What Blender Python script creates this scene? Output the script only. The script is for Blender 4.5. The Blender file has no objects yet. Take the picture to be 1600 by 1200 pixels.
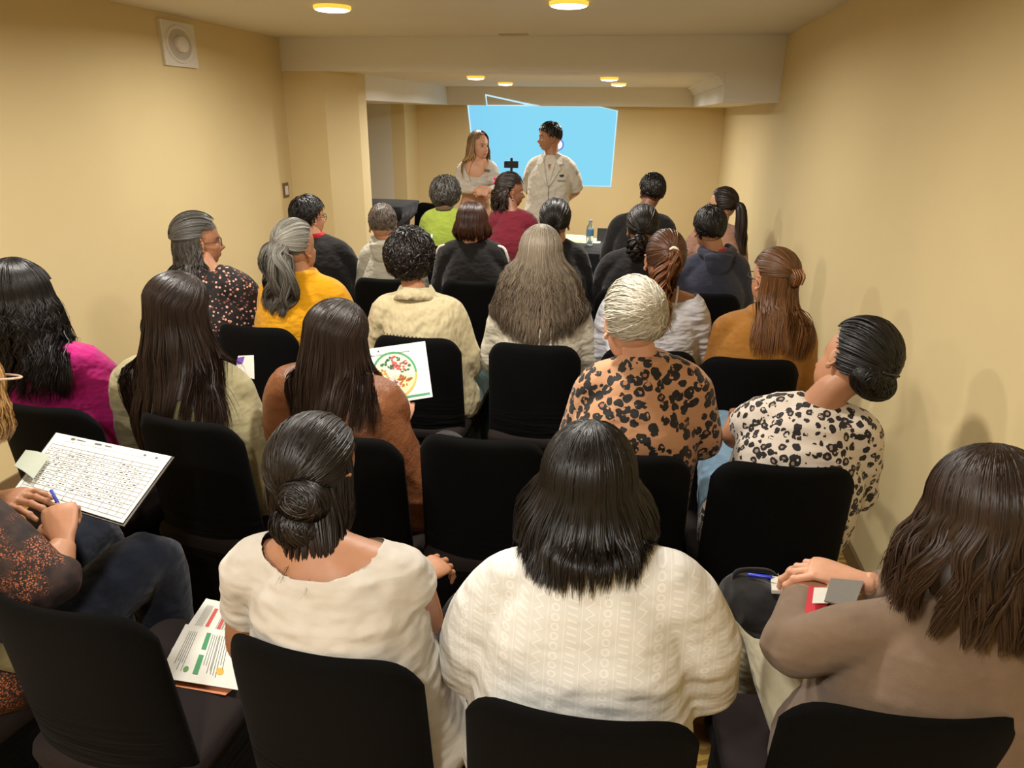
import bpy, bmesh, math, random
import numpy as np
from mathutils import Vector, Matrix
random.seed(7); RNG = np.random.default_rng(11)
SC = bpy.context.scene
COL = SC.collection
# ---------------------------------------------------------------- camera
F = 1109.0; H = 1.85
M = np.array([[0.98601153, -0.0694623, -0.1515132], [0.16630437, 0.34923917, 0.92215772], [0.01114086, 0.93445545, -0.35590574]])
CAM = np.array([0, 0, H])
cam = bpy.data.objects.new('camera', bpy.data.cameras.new('camera')); COL.objects.link(cam)
R3 = Matrix([[M[i][0], M[i][1], -M[i][2]] for i in range(3)])
cam.matrix_world = Matrix.Translation(Vector(CAM)) @ R3.to_4x4()
cam.data.sensor_width = 36; cam.data.lens = F/1600*36; cam.data.clip_start = .05
SC.camera = cam
SC.view_settings.view_transform = 'Standard'; SC.view_settings.look = 'None'
SC.view_settings.gamma = 1; SC.view_settings.use_curve_mapping = False
SC.view_settings.exposure = 0.0
W = bpy.data.worlds.new('world'); SC.world = W; W.use_nodes = True
W.node_tree.nodes['Background'].inputs[0].default_value = (1, .93, .82, 1)
W.node_tree.nodes['Background'].inputs[1].default_value = .12
LAMP_W_NEAR = 31; LAMP_W_BACK = 21; LAMP_COL = (1, .95, .87)
NEAR_LAMPS = [(-1.83, 4.45), (-.43, 4.4), (-1.83, 2.2), (-.43, 2.15), (-1.83, -.2), (-.43, -.2)]
BACK_LAMPS = [(-1.52, 6.98), (-1.49, 8.37), (-.30, 7.12), (-.25, 8.38)]
ZC, ZB = 2.43, 2.17

def pr(px, py, Y):                                   # point of the room on the plane y=Y seen at a pixel of the photograph
    r = M @ np.array([px-800, 600-py, F]); return CAM + r*(Y/r[1])
def pz(px, py, z):
    r = M @ np.array([px-800, 600-py, F]); return CAM + r*((z-H)/r[2])
def px_(px, py, x):
    r = M @ np.array([px-800, 600-py, F]); return CAM + r*(x/r[0])
def nrm(v):
    v = np.asarray(v, float); return v/(np.linalg.norm(v, axis=-1, keepdims=True)+1e-9)
def lerp(a, b, t): return np.asarray(a)*(1-t)+np.asarray(b)*t
def A(*v): return np.array(v, float)
# ---------------------------------------------------------------- materials
class NG:
    def __init__(s, name):
        s.m = bpy.data.materials.new(name); s.m.use_nodes = True; s.t = s.m.node_tree
        s.b = s.t.nodes['Principled BSDF']
    def n(s, typ, ins=None, **props):
        o = s.t.nodes.new(typ)
        for k, v in props.items(): setattr(o, k, v)
        for k, v in (ins or {}).items(): s.set(o.inputs[k], v)
        return o
    def set(s, sock, v):
        if isinstance(v, bpy.types.NodeSocket): s.t.links.new(v, sock)
        else:
            if hasattr(sock.default_value, '__len__') and not hasattr(v, '__len__'): v = [v]*len(sock.default_value)
            if hasattr(v, '__len__') and len(v) == 3 and len(sock.default_value) == 4: v = (*v, 1)
            sock.default_value = v
    def math(s, op, a, b=0.0, c=0.0):
        o = s.n('ShaderNodeMath', operation=op); s.set(o.inputs[0], a); s.set(o.inputs[1], b); s.set(o.inputs[2], c); return o.outputs[0]
    def mix(s, f, a, b):
        o = s.n('ShaderNodeMix', data_type='RGBA'); s.set(o.inputs[0], f); s.set(o.inputs[6], a); s.set(o.inputs[7], b); return o.outputs[2]
    def sstep(s, v, a, b):
        o = s.n('ShaderNodeMapRange', interpolation_type='SMOOTHSTEP'); s.set(o.inputs[0], v); o.inputs[1].default_value = a; o.inputs[2].default_value = b; return o.outputs[0]
    def co(s, scale=(1, 1, 1)):
        tc = s.n('ShaderNodeTexCoord'); mp = s.n('ShaderNodeMapping'); s.set(mp.inputs[0], tc.outputs['Object']); mp.inputs[3].default_value = scale; return mp.outputs[0]
    def noise(s, vec, scale, detail=3, rough=.5):
        o = s.n('ShaderNodeTexNoise'); s.set(o.inputs['Vector'], vec); o.inputs['Scale'].default_value = scale; o.inputs['Detail'].default_value = detail; o.inputs['Roughness'].default_value = rough; return o
    def vor(s, vec, scale, feature='F1', rnd=1):
        o = s.n('ShaderNodeTexVoronoi', feature=feature); s.set(o.inputs['Vector'], vec); o.inputs['Scale'].default_value = scale; o.inputs['Randomness'].default_value = rnd; return o
    def bump(s, h, strength=.3, dist=.01):
        o = s.n('ShaderNodeBump'); s.set(o.inputs['Height'], h); o.inputs['Strength'].default_value = strength; o.inputs['Distance'].default_value = dist
        s.t.links.new(o.outputs[0], s.b.inputs['Normal']); return o.outputs[0]
    def base(s, c): s.set(s.b.inputs['Base Color'], c)
    def p(s, **kw):
        for k, v in kw.items(): s.set(s.b.inputs[k.replace('_', ' ')], v)
def srgb(h):
    h = h.lstrip('#'); v = [int(h[i:i+2], 16)/255 for i in (0, 2, 4)]
    return tuple((x/12.92 if x <= .04045 else ((x+.055)/1.055)**2.4) for x in v)
def plain(name, c, rough=.5, metal=0, spec=.5, emit=None, es=0, alpha=1, trans=0):
    g = NG(name); c = srgb(c) if isinstance(c, str) else c
    nz = g.noise(g.co(), 60, 2).outputs[0]
    g.base(g.mix(nz, tuple(x*.94 for x in c), tuple(min(1, x*1.05) for x in c)))
    g.p(Roughness=rough, Metallic=metal); g.b.inputs['Specular IOR Level'].default_value = spec
    if emit: g.p(Emission_Color=emit); g.b.inputs['Emission Strength'].default_value = es
    if trans: g.b.inputs['Transmission Weight'].default_value = trans
    return g.m
def wallpaint(name, c):
    g = NG(name); c = srgb(c); co = g.co()
    n1 = g.noise(co, 1.2, 4, .6).outputs[0]; n2 = g.noise(co, 90, 3).outputs[0]
    g.base(g.mix(n1, tuple(x*.93 for x in c), tuple(min(1, x*1.04) for x in c)))
    g.p(Roughness=.7); g.b.inputs['Specular IOR Level'].default_value = .25; g.bump(g.math('ADD', g.math('MULTIPLY', n1, 2), g.math('MULTIPLY', n2, .25)), .12, .006); return g.m
def cloth(name, c, c2=None, rough=.9, weave=500, bs=.15, fold=.35, sheen=.15, fscale=(9, 9, 16), spec=.3, mot=1.5):
    g = NG(name); c = srgb(c) if isinstance(c, str) else c; c2 = (srgb(c2) if isinstance(c2, str) else c2) or tuple(x*.82 for x in c)
    co = g.co(); f1 = g.noise(g.co(fscale), 1, 2, .45).outputs[0]; f2 = g.noise(g.co(fscale), 2.3, 1).outputs[0]
    fin = g.noise(co, weave, 2).outputs[0]
    g.base(g.mix(g.noise(co, mot*20, 3).outputs[0], c2, c))
    g.p(Roughness=rough); g.b.inputs['Sheen Weight'].default_value = sheen; g.b.inputs['Specular IOR Level'].default_value = spec
    h = g.math('ADD', g.math('ADD', g.math('MULTIPLY', f1, fold), g.math('MULTIPLY', f2, fold*.4)), g.math('MULTIPLY', fin, bs*.12))
    g.bump(h, .6, .05); return g.m
def leopard(name, ground, mid, spot, scale, thr=.5, o=.26):
    g = NG(name); co = g.co(); w = g.noise(co, scale*1.1, 2)
    wv = g.n('ShaderNodeMix', data_type='VECTOR'); wv.inputs[0].default_value = .022*30/scale
    g.set(wv.inputs[4], co); g.set(wv.inputs[5], w.outputs[1])
    v = g.vor(wv.outputs[1], scale); d = v.outputs['Distance']
    n = g.noise(co, scale*1.7, 1).outputs[0]
    outer = g.math('LESS_THAN', d, g.math('ADD', o, g.math('MULTIPLY', g.noise(co, scale*.9, 0).outputs[0], .26)))
    inner = g.math('LESS_THAN', d, o*.62)
    big = g.math('GREATER_THAN', g.n('ShaderNodeSeparateColor', {0: v.outputs['Color']}).outputs[0], thr)
    ring = g.math('MULTIPLY', outer, g.math('SUBTRACT', 1, g.math('MULTIPLY', inner, big)))
    gap = g.math('GREATER_THAN', n, .33)
    m = g.math('MULTIPLY', ring, gap)
    c = g.mix(g.math('MULTIPLY', inner, big), srgb(ground), srgb(mid)); c = g.mix(m, c, srgb(spot))
    g.base(c); g.p(Roughness=.75); f1 = g.noise(g.co((8, 8, 14)), 1, 2).outputs[0]; g.bump(f1, .5, .03); g.b.inputs['Sheen Weight'].default_value = .1
    return g.m
def speckle(name, ground, cols, scale, thr=.45, patch=None, stretch=(1, 1, 1)):
    g = NG(name); co = g.co(stretch); v = g.vor(co, scale); n = g.noise(co, scale*.8, 2).outputs[0]
    m = g.math('LESS_THAN', g.math('ADD', v.outputs['Distance'], g.math('MULTIPLY', n, .35)), thr)
    if patch: m = g.math('MULTIPLY', m, g.sstep(g.noise(co, patch, 2).outputs[0], .50, .60))
    sc = g.n('ShaderNodeSeparateColor', {0: v.outputs['Color']}).outputs[0]
    c = g.mix(g.math('GREATER_THAN', sc, .5), srgb(cols[0]), srgb(cols[1]))
    gb = g.mix(g.sstep(g.noise(co, scale*.15, 3).outputs[0], .35, .65), srgb(ground[0]), srgb(ground[1])) if isinstance(ground, tuple) else srgb(ground)
    g.base(g.mix(m, gb, c)); g.p(Roughness=.8); g.bump(g.noise(g.co((8, 8, 14)), 1, 2).outputs[0], .5, .03); return g.m
def hairmat(name, root, tip=None, dark=.45, rough=.42, gl=.4, dark_hair=True):
    g = NG(name); at = g.n('ShaderNodeAttribute', attribute_name='hair'); sp = g.n('ShaderNodeSeparateColor', {0: at.outputs[0]})
    kd = .62 if dark_hair else 1; root = tuple(x*kd for x in srgb(root)); tip = tuple(x*kd for x in srgb(tip)) if tip else root
    c = g.mix(sp.outputs[1], root, tip)
    dk = g.n('ShaderNodeMix', data_type='RGBA', blend_type='MULTIPLY'); dk.inputs[0].default_value = 1
    g.set(dk.inputs[6], c); v = g.math('ADD', dark, g.math('MULTIPLY', sp.outputs[0], 1.55-dark)); cc = g.n('ShaderNodeCombineColor', {0: v, 1: v, 2: v}); g.set(dk.inputs[7], cc.outputs[0])
    g.base(dk.outputs[2]); g.p(Roughness=rough); g.b.inputs['Specular IOR Level'].default_value = gl; g.b.inputs['Anisotropic'].default_value = .5
    return g.m
def skinmat(name, c):
    g = NG(name); c = srgb(c); at = g.n('ShaderNodeAttribute', attribute_name='face'); sp = g.n('ShaderNodeSeparateColor', {0: at.outputs[0]})
    nz = g.noise(g.co(), 45, 4, .6).outputs[0]
    k = g.mix(nz, (c[0]*.9, c[1]*.82, c[2]*.8), (min(1, c[0]*1.06), c[1]*1.04, c[2]*1.02))
    k = g.mix(sp.outputs[0], k, (c[0]*.75, c[1]*.33, c[2]*.35)); k = g.mix(sp.outputs[1], k, (.03, .02, .015))
    g.base(k); g.p(Roughness=.5); g.b.inputs['Subsurface Weight'].default_value = .08; g.b.inputs['Subsurface Scale'].default_value = .01
    g.b.inputs['Subsurface Radius'].default_value = (1, .3, .2); g.bump(g.noise(g.co(), 350, 2).outputs[0], .12, .002); return g.m
# ---------------------------------------------------------------- mesh helpers (numpy)
class G:
    def __init__(s): s.v = []; s.f = []; s.n = 0
    def add(s, V, Fc):
        s.v.append(np.asarray(V, float)); s.f += [tuple(i+s.n for i in f) for f in Fc]; s.n += len(V); return s
    def get(s): return (np.concatenate(s.v) if s.v else np.zeros((0, 3))), s.f
def ploc(parent):
    if parent is None: return A(0, 0, 0)
    l = A(*parent.location)
    return l + (ploc(parent.parent) if parent.parent else 0)
def mk(name, V, Fc, mats, parent=None, smooth=True, midx=None, attrs=None, world=True):
    V = np.asarray(V, float)
    if world and parent is not None: V = V - ploc(parent)
    me = bpy.data.meshes.new(name); me.from_pydata(V.tolist(), [], Fc)
    if not isinstance(mats, (list, tuple)): mats = [mats]
    for m in mats: me.materials.append(m)
    if smooth: me.polygons.foreach_set('use_smooth', [True]*len(me.polygons))
    if midx is not None: me.polygons.foreach_set('material_index', midx)
    for k, arr in (attrs or {}).items():
        a = me.color_attributes.new(k, 'FLOAT_COLOR', 'POINT'); a.data.foreach_set('color', np.asarray(arr, np.float32).ravel())
    me.update(); o = bpy.data.objects.new(name, me); COL.objects.link(o)
    if parent is not None: o.parent = parent
    return o
def thing(name, label, cat, loc=(0, 0, 0), group=None, rotz=0):
    o = bpy.data.objects.new(name, None); COL.objects.link(o); o.location = tuple(float(x) for x in loc); o.rotation_euler = (0, 0, rotz)
    o.empty_display_size = .1
    return tag(o, label, cat, group)
def tag(o, label, cat, group=None):
    o['label'] = label; o['category'] = cat
    if group: o['group'] = group
    return o
def struct(o): o['kind'] = 'structure'; return o
def box(x0, x1, y0, y1, z0, z1):
    V = [(x, y, z) for x in (x0, x1) for y in (y0, y1) for z in (z0, z1)]
    return V, [(0, 1, 3, 2), (4, 6, 7, 5), (0, 4, 5, 1), (2, 3, 7, 6), (0, 2, 6, 4), (1, 5, 7, 3)]
def catmull(P, n):
    P = np.asarray(P, float)
    if P.ndim == 1: P = P[:, None]
    Q = np.concatenate([[2*P[0]-P[1]], P, [2*P[-1]-P[-2]]]); out = []
    ts = np.linspace(0, len(P)-1, n)
    for t in ts:
        i = min(int(t), len(P)-2); u = t-i; a, b, c, d = Q[i:i+4]
        out.append(.5*((2*b)+(-a+c)*u+(2*a-5*b+4*c-d)*u*u+(-a+3*b-3*c+d)*u**3))
    return np.array(out)
def tube(P, Rw, Rd=None, side=None, n=12, sub=None, cap=.6, sq=2.0):
    P = np.asarray(P, float); Rw = np.broadcast_to(np.asarray(Rw, float), (len(P),)).copy(); Rd = Rw if Rd is None else np.broadcast_to(np.asarray(Rd, float), (len(P),)).copy()
    if sub:
        Rw2 = catmull(Rw, sub)[:, 0]; Rd = catmull(Rd, sub)[:, 0]; P = catmull(P, sub); Rw = np.maximum(Rw2, .0005); Rd = np.maximum(Rd, .0005)
    T = nrm(np.gradient(P, axis=0))
    if cap:
        t0, t1 = T[0], T[-1]; pre = []; post = []
        for a in (75, 45, 20):
            pre.append((P[0]-t0*Rd[0]*cap*math.sin(math.radians(a)), Rw[0]*math.cos(math.radians(a)), Rd[0]*math.cos(math.radians(a)), t0))
            post.insert(0, (P[-1]+t1*Rd[-1]*cap*math.sin(math.radians(a)), Rw[-1]*math.cos(math.radians(a)), Rd[-1]*math.cos(math.radians(a)), t1))
        P = np.array([q[0] for q in pre]+list(P)+[q[0] for q in post]); Rw = np.array([q[1] for q in pre]+list(Rw)+[q[1] for q in post])
        Rd = np.array([q[2] for q in pre]+list(Rd)+[q[2] for q in post]); T = np.array([q[3] for q in pre]+list(T)+[q[3] for q in post])
    V = []; s = np.asarray(side, float) if side is not None else (A(1, 0, 0) if abs(T[0][0]) < .8 else A(0, 0, 1))
    ang = np.linspace(0, 2*math.pi, n, endpoint=False); ca, sa = np.cos(ang), np.sin(ang)
    if sq != 2: ca = np.sign(ca)*np.abs(ca)**(2/sq); sa = np.sign(sa)*np.abs(sa)**(2/sq)
    for p, rw, rd, t in zip(P, Rw, Rd, T):
        s = nrm(s - t*np.dot(s, t)); u = np.cross(t, s)
        V.append(p + np.outer(ca*rw, s) + np.outer(sa*rd, u))
    k = len(V); V = np.concatenate(V); Fc = []
    for i in range(k-1):
        for j in range(n):
            a = i*n+j; b = i*n+(j+1) % n; Fc.append((a, b, b+n, a+n))
    Fc.append(tuple(range(n-1, -1, -1))); Fc.append(tuple((k-1)*n+j for j in range(n)))
    return V, Fc
_ICO = {}
def ico(sub):
    if sub not in _ICO:
        bm = bmesh.new(); bmesh.ops.create_icosphere(bm, subdivisions=sub, radius=1)
        _ICO[sub] = (np.array([v.co[:] for v in bm.verts]), [tuple(v.index for v in f.verts) for f in bm.faces]); bm.free()
    return _ICO[sub]
def ellip(c, r, sub=3, rot=None):
    V, Fc = ico(sub); V = V*np.asarray(r)
    if rot is not None: V = V @ np.asarray(rot).T
    return V+np.asarray(c), Fc
def rotm(yaw=0, pitch=0, roll=0):                    # degrees; yaw about z, pitch about x (nose down negative), roll about y
    return np.array((Matrix.Rotation(math.radians(yaw), 3, 'Z') @ Matrix.Rotation(math.radians(roll), 3, 'Y') @ Matrix.Rotation(math.radians(pitch), 3, 'X')))
def remesh(g, voxel, smooth=4, sf=.5, rnd=False):
    V, Fc = g.get() if isinstance(g, G) else g
    me = bpy.data.meshes.new('tmp'); me.from_pydata(np.asarray(V).tolist(), [], Fc); o = bpy.data.objects.new('tmp', me); COL.objects.link(o)
    m = o.modifiers.new('r', 'REMESH'); m.mode = 'VOXEL'; m.voxel_size = voxel
    if smooth: s = o.modifiers.new('s', 'SMOOTH'); s.factor = sf; s.iterations = smooth
    dg = bpy.context.evaluated_depsgraph_get(); ev = o.evaluated_get(dg); r = ev.to_mesh()
    nv = len(r.vertices); co = np.empty(nv*3); r.vertices.foreach_get('co', co); no = np.empty(nv*3); r.vertices.foreach_get('normal', no)
    Fo = [tuple(p.vertices) for p in r.polygons]; ev.to_mesh_clear()
    bpy.data.objects.remove(o); bpy.data.meshes.remove(me)
    return co.reshape(-1, 3), Fo, no.reshape(-1, 3)
def folds(V, N, amp, seed, fx=(14, 10, 30), ridge=True):
    r = np.random.default_rng(seed); d = np.zeros(len(V))
    for i in range(4):
        k = r.normal(size=3)*np.array(fx)*(.45+.3*i); w = r.normal(size=3)*4; w2 = r.normal(size=3)*6
        ph = V@k + 2.2*np.sin(V@w+r.uniform(0, 6)) + 1.3*np.sin(V@w2+r.uniform(0, 6)); s = np.sin(ph)
        s = (1-np.abs(s))**1.6-.35 if ridge else s
        m = .5+.5*np.sin(V@(r.normal(size=3)*7)+r.uniform(0, 6))
        d += s*m/(1+.4*i)
    return V+N*(d*amp)[:, None]
# ---------------------------------------------------------------- head, hands
def head_template():
    D, Fc = ico(5); D = D.copy(); r = np.zeros(len(D)); k = 60
    for c, rad in (((0, -.012, .018), (.075, .096, .087)), ((0, .022, -.055), (.055, .066, .072)), ((0, -.03, -.03), (.062, .066, .06))):
        c = np.array(c); rad = np.array(rad); d = D/rad; e = -c/rad
        a = (d*d).sum(1); b = (d*e).sum(1); cc = (e*e).sum()-1; q = (-b+np.sqrt(np.maximum(b*b-a*cc, 0)))/a
        r = q if k == 60 and not r.any() else np.log(np.exp(r*90)+np.exp(q*90))/90
    V = D*r[:, None]; x, y, z = V.T; fr = np.clip(y/.05, 0, 1)
    def gs(cx, cz, sx, sz): return np.exp(-((x-cx)/sx)**2-((z-cz)/sz)**2)*fr
    dy = .020*gs(0, -.045, .010, .013)+.012*gs(0, -.028, .008, .018)+.006*gs(0, .008, .035, .012)-.009*(gs(.030, -.014, .014, .010)+gs(-.030, -.014, .014, .010))
    dy += .006*(gs(.014, -.05, .007, .007)+gs(-.014, -.05, .007, .007))+.006*gs(0, -.076, .020, .006)+.005*gs(0, -.084, .016, .005)-.004*gs(0, -.080, .018, .0025)+.009*gs(0, -.113, .020, .014)-.003*gs(0, -.097, .02, .006)
    V[:, 1] += dy; V[:, 0] += np.sign(x)*.004*(np.exp(-((np.abs(x)-.045)/.02)**2-((z+.04)/.02)**2)*fr)
    lip = np.clip(gs(0, -.080, .024, .009)*1.6-.5, 0, 1); br = np.clip((gs(.031, .006, .018, .0045)+gs(-.031, .006, .018, .0045))*1.7-.5, 0, 1)
    g = G().add(V, Fc); att = [np.stack([lip, br, 0*lip, 1+0*lip], 1)]
    for s in (-1, 1):
        R = rotm(s*-22, 0, s*6)
        c = A(s*.077, -.008, -.022)
        E = [ellip(c, (.005, .016, .028), 3, R)]
        t = np.linspace(-2.3, 2.1, 14); loop = np.stack([0*t+.006*s, -.017*np.cos(t*.9)*1.0, .030*np.sin(t*.72+.35)], 1)@R.T+c
        E.append(tube(loop, .0042, n=8)); E.append(ellip(c+A(.003*s, .004, -.028), (.005, .009, .011), 2, R))
        for Vv, Ff in E: g.add(Vv, Ff); a = np.zeros((len(Vv), 4)); a[:, 3] = 1; att.append(a)
    V, Fc = g.get(); return V, Fc, np.concatenate(att)
HEAD = head_template()
_H = {}
def hand_template(curl, spread=.10, thumb=.5, key=None):
    ck = (curl, spread, thumb)
    if ck in _H: return _H[ck]
    g = G(); g.add(*tube([(-.03, 0, 0), (0, 0, 0), (.03, 0, .001), (.07, 0, .002), (.092, 0, 0)], [.024, .027, .036, .041, .038], [.019, .018, .015, .013, .010], side=(0, 1, 0), n=16, sub=14))
    cl = curl if hasattr(curl, '__len__') else (curl, curl, curl*1.05, curl*1.15)
    for i, (yy, L, r) in enumerate(((.030, (.043, .026, .021), .0092), (.010, (.047, .030, .022), .0094), (-.011, (.044, .028, .022), .0089), (-.030, (.034, .021, .019), .0078))):
        p = A(.088-.006*abs(i-1), yy, 0); P = [p-A(.03, 0, 0), p]; a = 0; sp = spread*(1.5-i)
        for l, kk in zip(L, (.9, 1.15, .75)):
            a += cl[i]*kk; p = p+l*A(math.cos(a)*math.cos(sp), math.cos(a)*math.sin(sp), -math.sin(a)); P.append(p)
        g.add(*tube(P, [r, r, r*.97, r*.88, r*.72], n=10, cap=.9))
        for q in (1, 2, 3): g.add(*ellip(P[q]+A(0, 0, .001), (r*1.08,)*3, 2))
    P = [A(.012, .018, -.004), A(.04, .045, -.012), A(.066, .058-.012*thumb, -.022-.012*thumb), A(.088, .056-.03*thumb, -.030-.012*thumb)]
    g.add(*tube(P, [.014, .0125, .0105, .0085], n=10, cap=.9)); g.add(*ellip((.028, .026, -.008), (.026, .016, .014), 2))
    _H[ck] = remesh(g, .0028, 3)[:2]; return _H[ck]
def hand(wrist, d, nrml, side=1, curl=.35, spread=.1, thumb=.5, s=1.0):
    V, Fc = hand_template(curl, spread, thumb); d = nrm(A(*d)); n = A(*nrml); n = nrm(n-d*np.dot(n, d)); y = np.cross(n, d)*side
    V = (V*s)@np.array([d, y, n])+np.asarray(wrist)+d*.012
    if side < 0: Fc = [tuple(reversed(f)) for f in Fc]
    else: pass
    return V, Fc
# ---------------------------------------------------------------- hair
HRAD = A(.084, .103, .100); HC0 = A(0, -.012, .016)
def hair_ok(d, lo=-.5, front=0.0):
    x, y, z = d[..., 0], d[..., 1], d[..., 2]
    lim = np.where(z > .72, 2, np.where(z > 0, .12+front+.75*(np.clip(z, 0, 1)/.72)**2, .02+.1*z))
    return (y < lim) & (z > lo+.25*np.clip(y+.4, 0, 1))
def slerp(a, b, u):
    dot = np.clip((a*b).sum(-1, keepdims=True), -.9995, .9995); w = np.arccos(dot); return (np.sin((1-u)*w)*a+np.sin(u*w)*b)/np.sin(w)
class Hair:
    def __init__(s, ctx, seed=1): s.c = ctx; s.V = []; s.F = []; s.a = []; s.nv = 0; s.r = np.random.default_rng(seed)
    def addm(s, V, Fc, tint=.25, t=0.0):
        V = np.asarray(V); s.V.append(V); s.F.append([tuple(i+s.nv for i in f) for f in Fc]); a = np.zeros((len(V), 4)); a[:, 0] = tint; a[:, 1] = t; a[:, 3] = 1; s.a.append(a); s.nv += len(V)
    def rib(s, S, w, O=None, tint=None, t0=0, t1=1, tip=.12):
        n, k, _ = S.shape; T = nrm(np.gradient(S, axis=1))
        if O is None: O = S-s.c['hc']
        O = nrm(O-T*(O*T).sum(-1, keepdims=True)); side = np.cross(T, O)
        ang = s.r.normal(0, .45, (n, 1, 1)); side2 = side*np.cos(ang)+O*np.sin(ang); O2 = O*np.cos(ang)-side*np.sin(ang)
        u = np.linspace(0, 1, k); prof = np.minimum(1, np.minimum(.45+u*5, tip+(1-u)*3.2))[None, :, None]; ww = (np.broadcast_to(np.asarray(w, float), (n,))*s.r.uniform(.6, 1.25, n))[:, None, None]*prof
        V = np.stack([S-side2*ww, S+O2*ww*.55, S+side2*ww], 2).reshape(-1, 3)
        idx = (np.arange(n)[:, None, None]*k+np.arange(k-1)[None, :, None])*3+np.arange(2)[None, None, :]; idx = idx.ravel()
        Fq = np.stack([idx, idx+1, idx+4, idx+3], 1)+s.nv
        tt = s.r.beta(2, 2, n) if tint is None else np.clip(tint+s.r.normal(0, .12, n), 0, 1)
        a = np.ones((n, k, 3, 4)); a[..., 0] = tt[:, None, None]; a[..., 1] = (t0+(t1-t0)*u)[None, :, None]
        s.V.append(V); s.F.append([tuple(q) for q in Fq.tolist()]); s.a.append(a.reshape(-1, 4)); s.nv += len(V)
    def cap(s, lo=-.5, scale=1.0, vol=1.0, front=0.0):
        V, Fc = ico(4); ok = hair_ok(V, lo, front); Fk = [f for f in Fc if ok[f[0]] and ok[f[1]] and ok[f[2]]]
        s.addm(s.W(V*HRAD*vol*.985*scale+HC0), Fk, .2)
    def W(s, L): return s.c['hc']+np.asarray(L)@s.c['Rh'].T
    def roots(s, n, lo=-.5, front=0.0, cond=None):
        out = []
        while len(out) < n:
            d = nrm(s.r.normal(size=(n*3, 3))); d = d[hair_ok(d, lo, front)]
            if cond is not None: d = d[cond(d)]
            out += list(d)
        return np.array(out[:n])
    def collide(s, S, start, gap=.006):
        bvh = s.c.get('bvh')
        if bvh is None: return S
        n, k, _ = S.shape; rr = s.r.uniform(0, .012, n); S0 = S.copy()
        for i in range(n):
            off = np.zeros(3)
            for j in range(start, k):
                p = S[i, j]+off*.95; loc, no, ix, dist = bvh.find_nearest(Vector(p), .22)
                if loc is not None:
                    dd = (Vector(p)-loc).dot(no); g = gap+rr[i]
                    if dd < -.012:
                        hz = p-s.c['hc']; hz = s.c['fw']*-.16+s.c['rt']*np.dot(hz, s.c['rt'])*.6; hz = hz/(np.linalg.norm(hz)+1e-6); h_ = bvh.ray_cast(Vector(p), Vector(hz), .35)[0]
                        q = (np.array(h_)+hz*g) if h_ is not None else np.array(loc)+np.array(no)*g; off = off*.95+(q-p); p = q
                    elif dd < g: q = np.array(loc)+np.array(no)*g; off = off*.95+(q-p); p = q
                    else: off = off*.9
                S[i, j] = p
        D = S-S0; Ds = D.copy(); w0 = max(start-3, 1)
        for _ in range(5): Ds[:, w0:-1] = .25*Ds[:, w0-1:-2]+.5*Ds[:, w0:-1]+.25*Ds[:, w0+1:]
        big = np.linalg.norm(Ds, axis=2, keepdims=True) > np.linalg.norm(D, axis=2, keepdims=True)
        return S0+np.where(big, Ds, D)
    def drape(s, L, n, w, crown=(0, -.3, .95), ang=105, Wf=(1, 1, 1), Df=(1, .95, .95), wave=(.004, 3), vol=1.0, Lvar=.1, K=40, ck=.45, side_L=1.0, u0max=.8, tint=None, collide=True, tipin=0, only=None, shell=True, front=150, Lsk=0, shL_=.66):
        r = s.r; C = nrm(A(*crown)); HR = HRAD*vol; yawR = s.c['Ry']; m1, m2 = 7, 12
        def path(th, u0, rad, Lf, ph, th_tip):
            nn = len(th); E = np.stack([np.sin(th), -np.cos(th), np.where(np.abs(th) > 1.75, .15*(np.abs(th)-1.75), 0)], 1); E = nrm(E)
            u = u0[:, None]+(1-u0[:, None])*np.linspace(0, 1, m1)[None]; cap = slerp(C[None, None], E[:, None], u[..., None])*HR*rad[:, None, None]+HC0
            cw = s.W(cap); pe = E*HR*rad[:, None]+HC0; sv = np.linspace(0, 1, m2+1)[1:]
            thh = th[:, None]+(th_tip-th)[:, None]*sv[None]
            wf = np.interp(sv, np.linspace(0, 1, len(Wf)+1), (1, *Wf)); df = np.interp(sv, np.linspace(0, 1, len(Df)+1), (1, *Df)); kk = rad[:, None]*(1+(r.normal(0, .05, nn))[:, None]*sv[None])
            x = np.sin(thh)*HR[0]*wf[None]*kk; y = HC0[1]-np.cos(thh)*HR[1]*df[None]*kk; z = HC0[2]-(L*Lf)[:, None]*sv[None]
            if tipin: x = x*(1-tipin*np.clip(sv-.7, 0, 1)*2); y = HC0[1]+(y-HC0[1])*(1-tipin*np.clip(sv-.7, 0, 1)*2)
            am, fr = wave; wv = am*np.sin(ph[:, None]+sv[None]*2*math.pi*fr)*np.minimum(1, sv*3)[None]; wv2 = am*np.cos(ph[:, None]*1.7+sv[None]*2*math.pi*fr)*np.minimum(1, sv*3)[None]
            x = x+wv*np.cos(thh)+wv2*.6*np.sin(thh); y = y+wv*np.sin(thh)-wv2*.6*np.cos(thh)
            hg = np.stack([x, y, z], -1)@yawR.T+s.c['hc']; dl = (pe@s.c['Rh'].T-pe@yawR.T)[:, None]*(np.exp(-2.2*sv)*.75+.25)[None, :, None]
            return np.concatenate([cw, hg+dl], 1)
        a = math.radians(ang)
        if shell:
            nt = 40; th = np.linspace(-a*.9, a*.9, nt); S = path(th, np.zeros(nt), np.full(nt, .965), np.full(nt, shL_)*(1-(1-side_L)*np.abs(th)/a), np.zeros(nt), th)
            if collide: S = s.collide(S, m1, .004)
            k = S.shape[1]; Fc = [(i*k+j, i*k+j+1, (i+1)*k+j+1, (i+1)*k+j) for i in range(nt-1) for j in range(k-1)]; s.addm(S.reshape(-1, 3), Fc, .1, .3)
            s.cap(vol=vol*.97)
        th = r.uniform(-a, a, n)
        if only is not None: th = r.uniform(only[0], only[1], n)*math.pi/180
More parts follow.
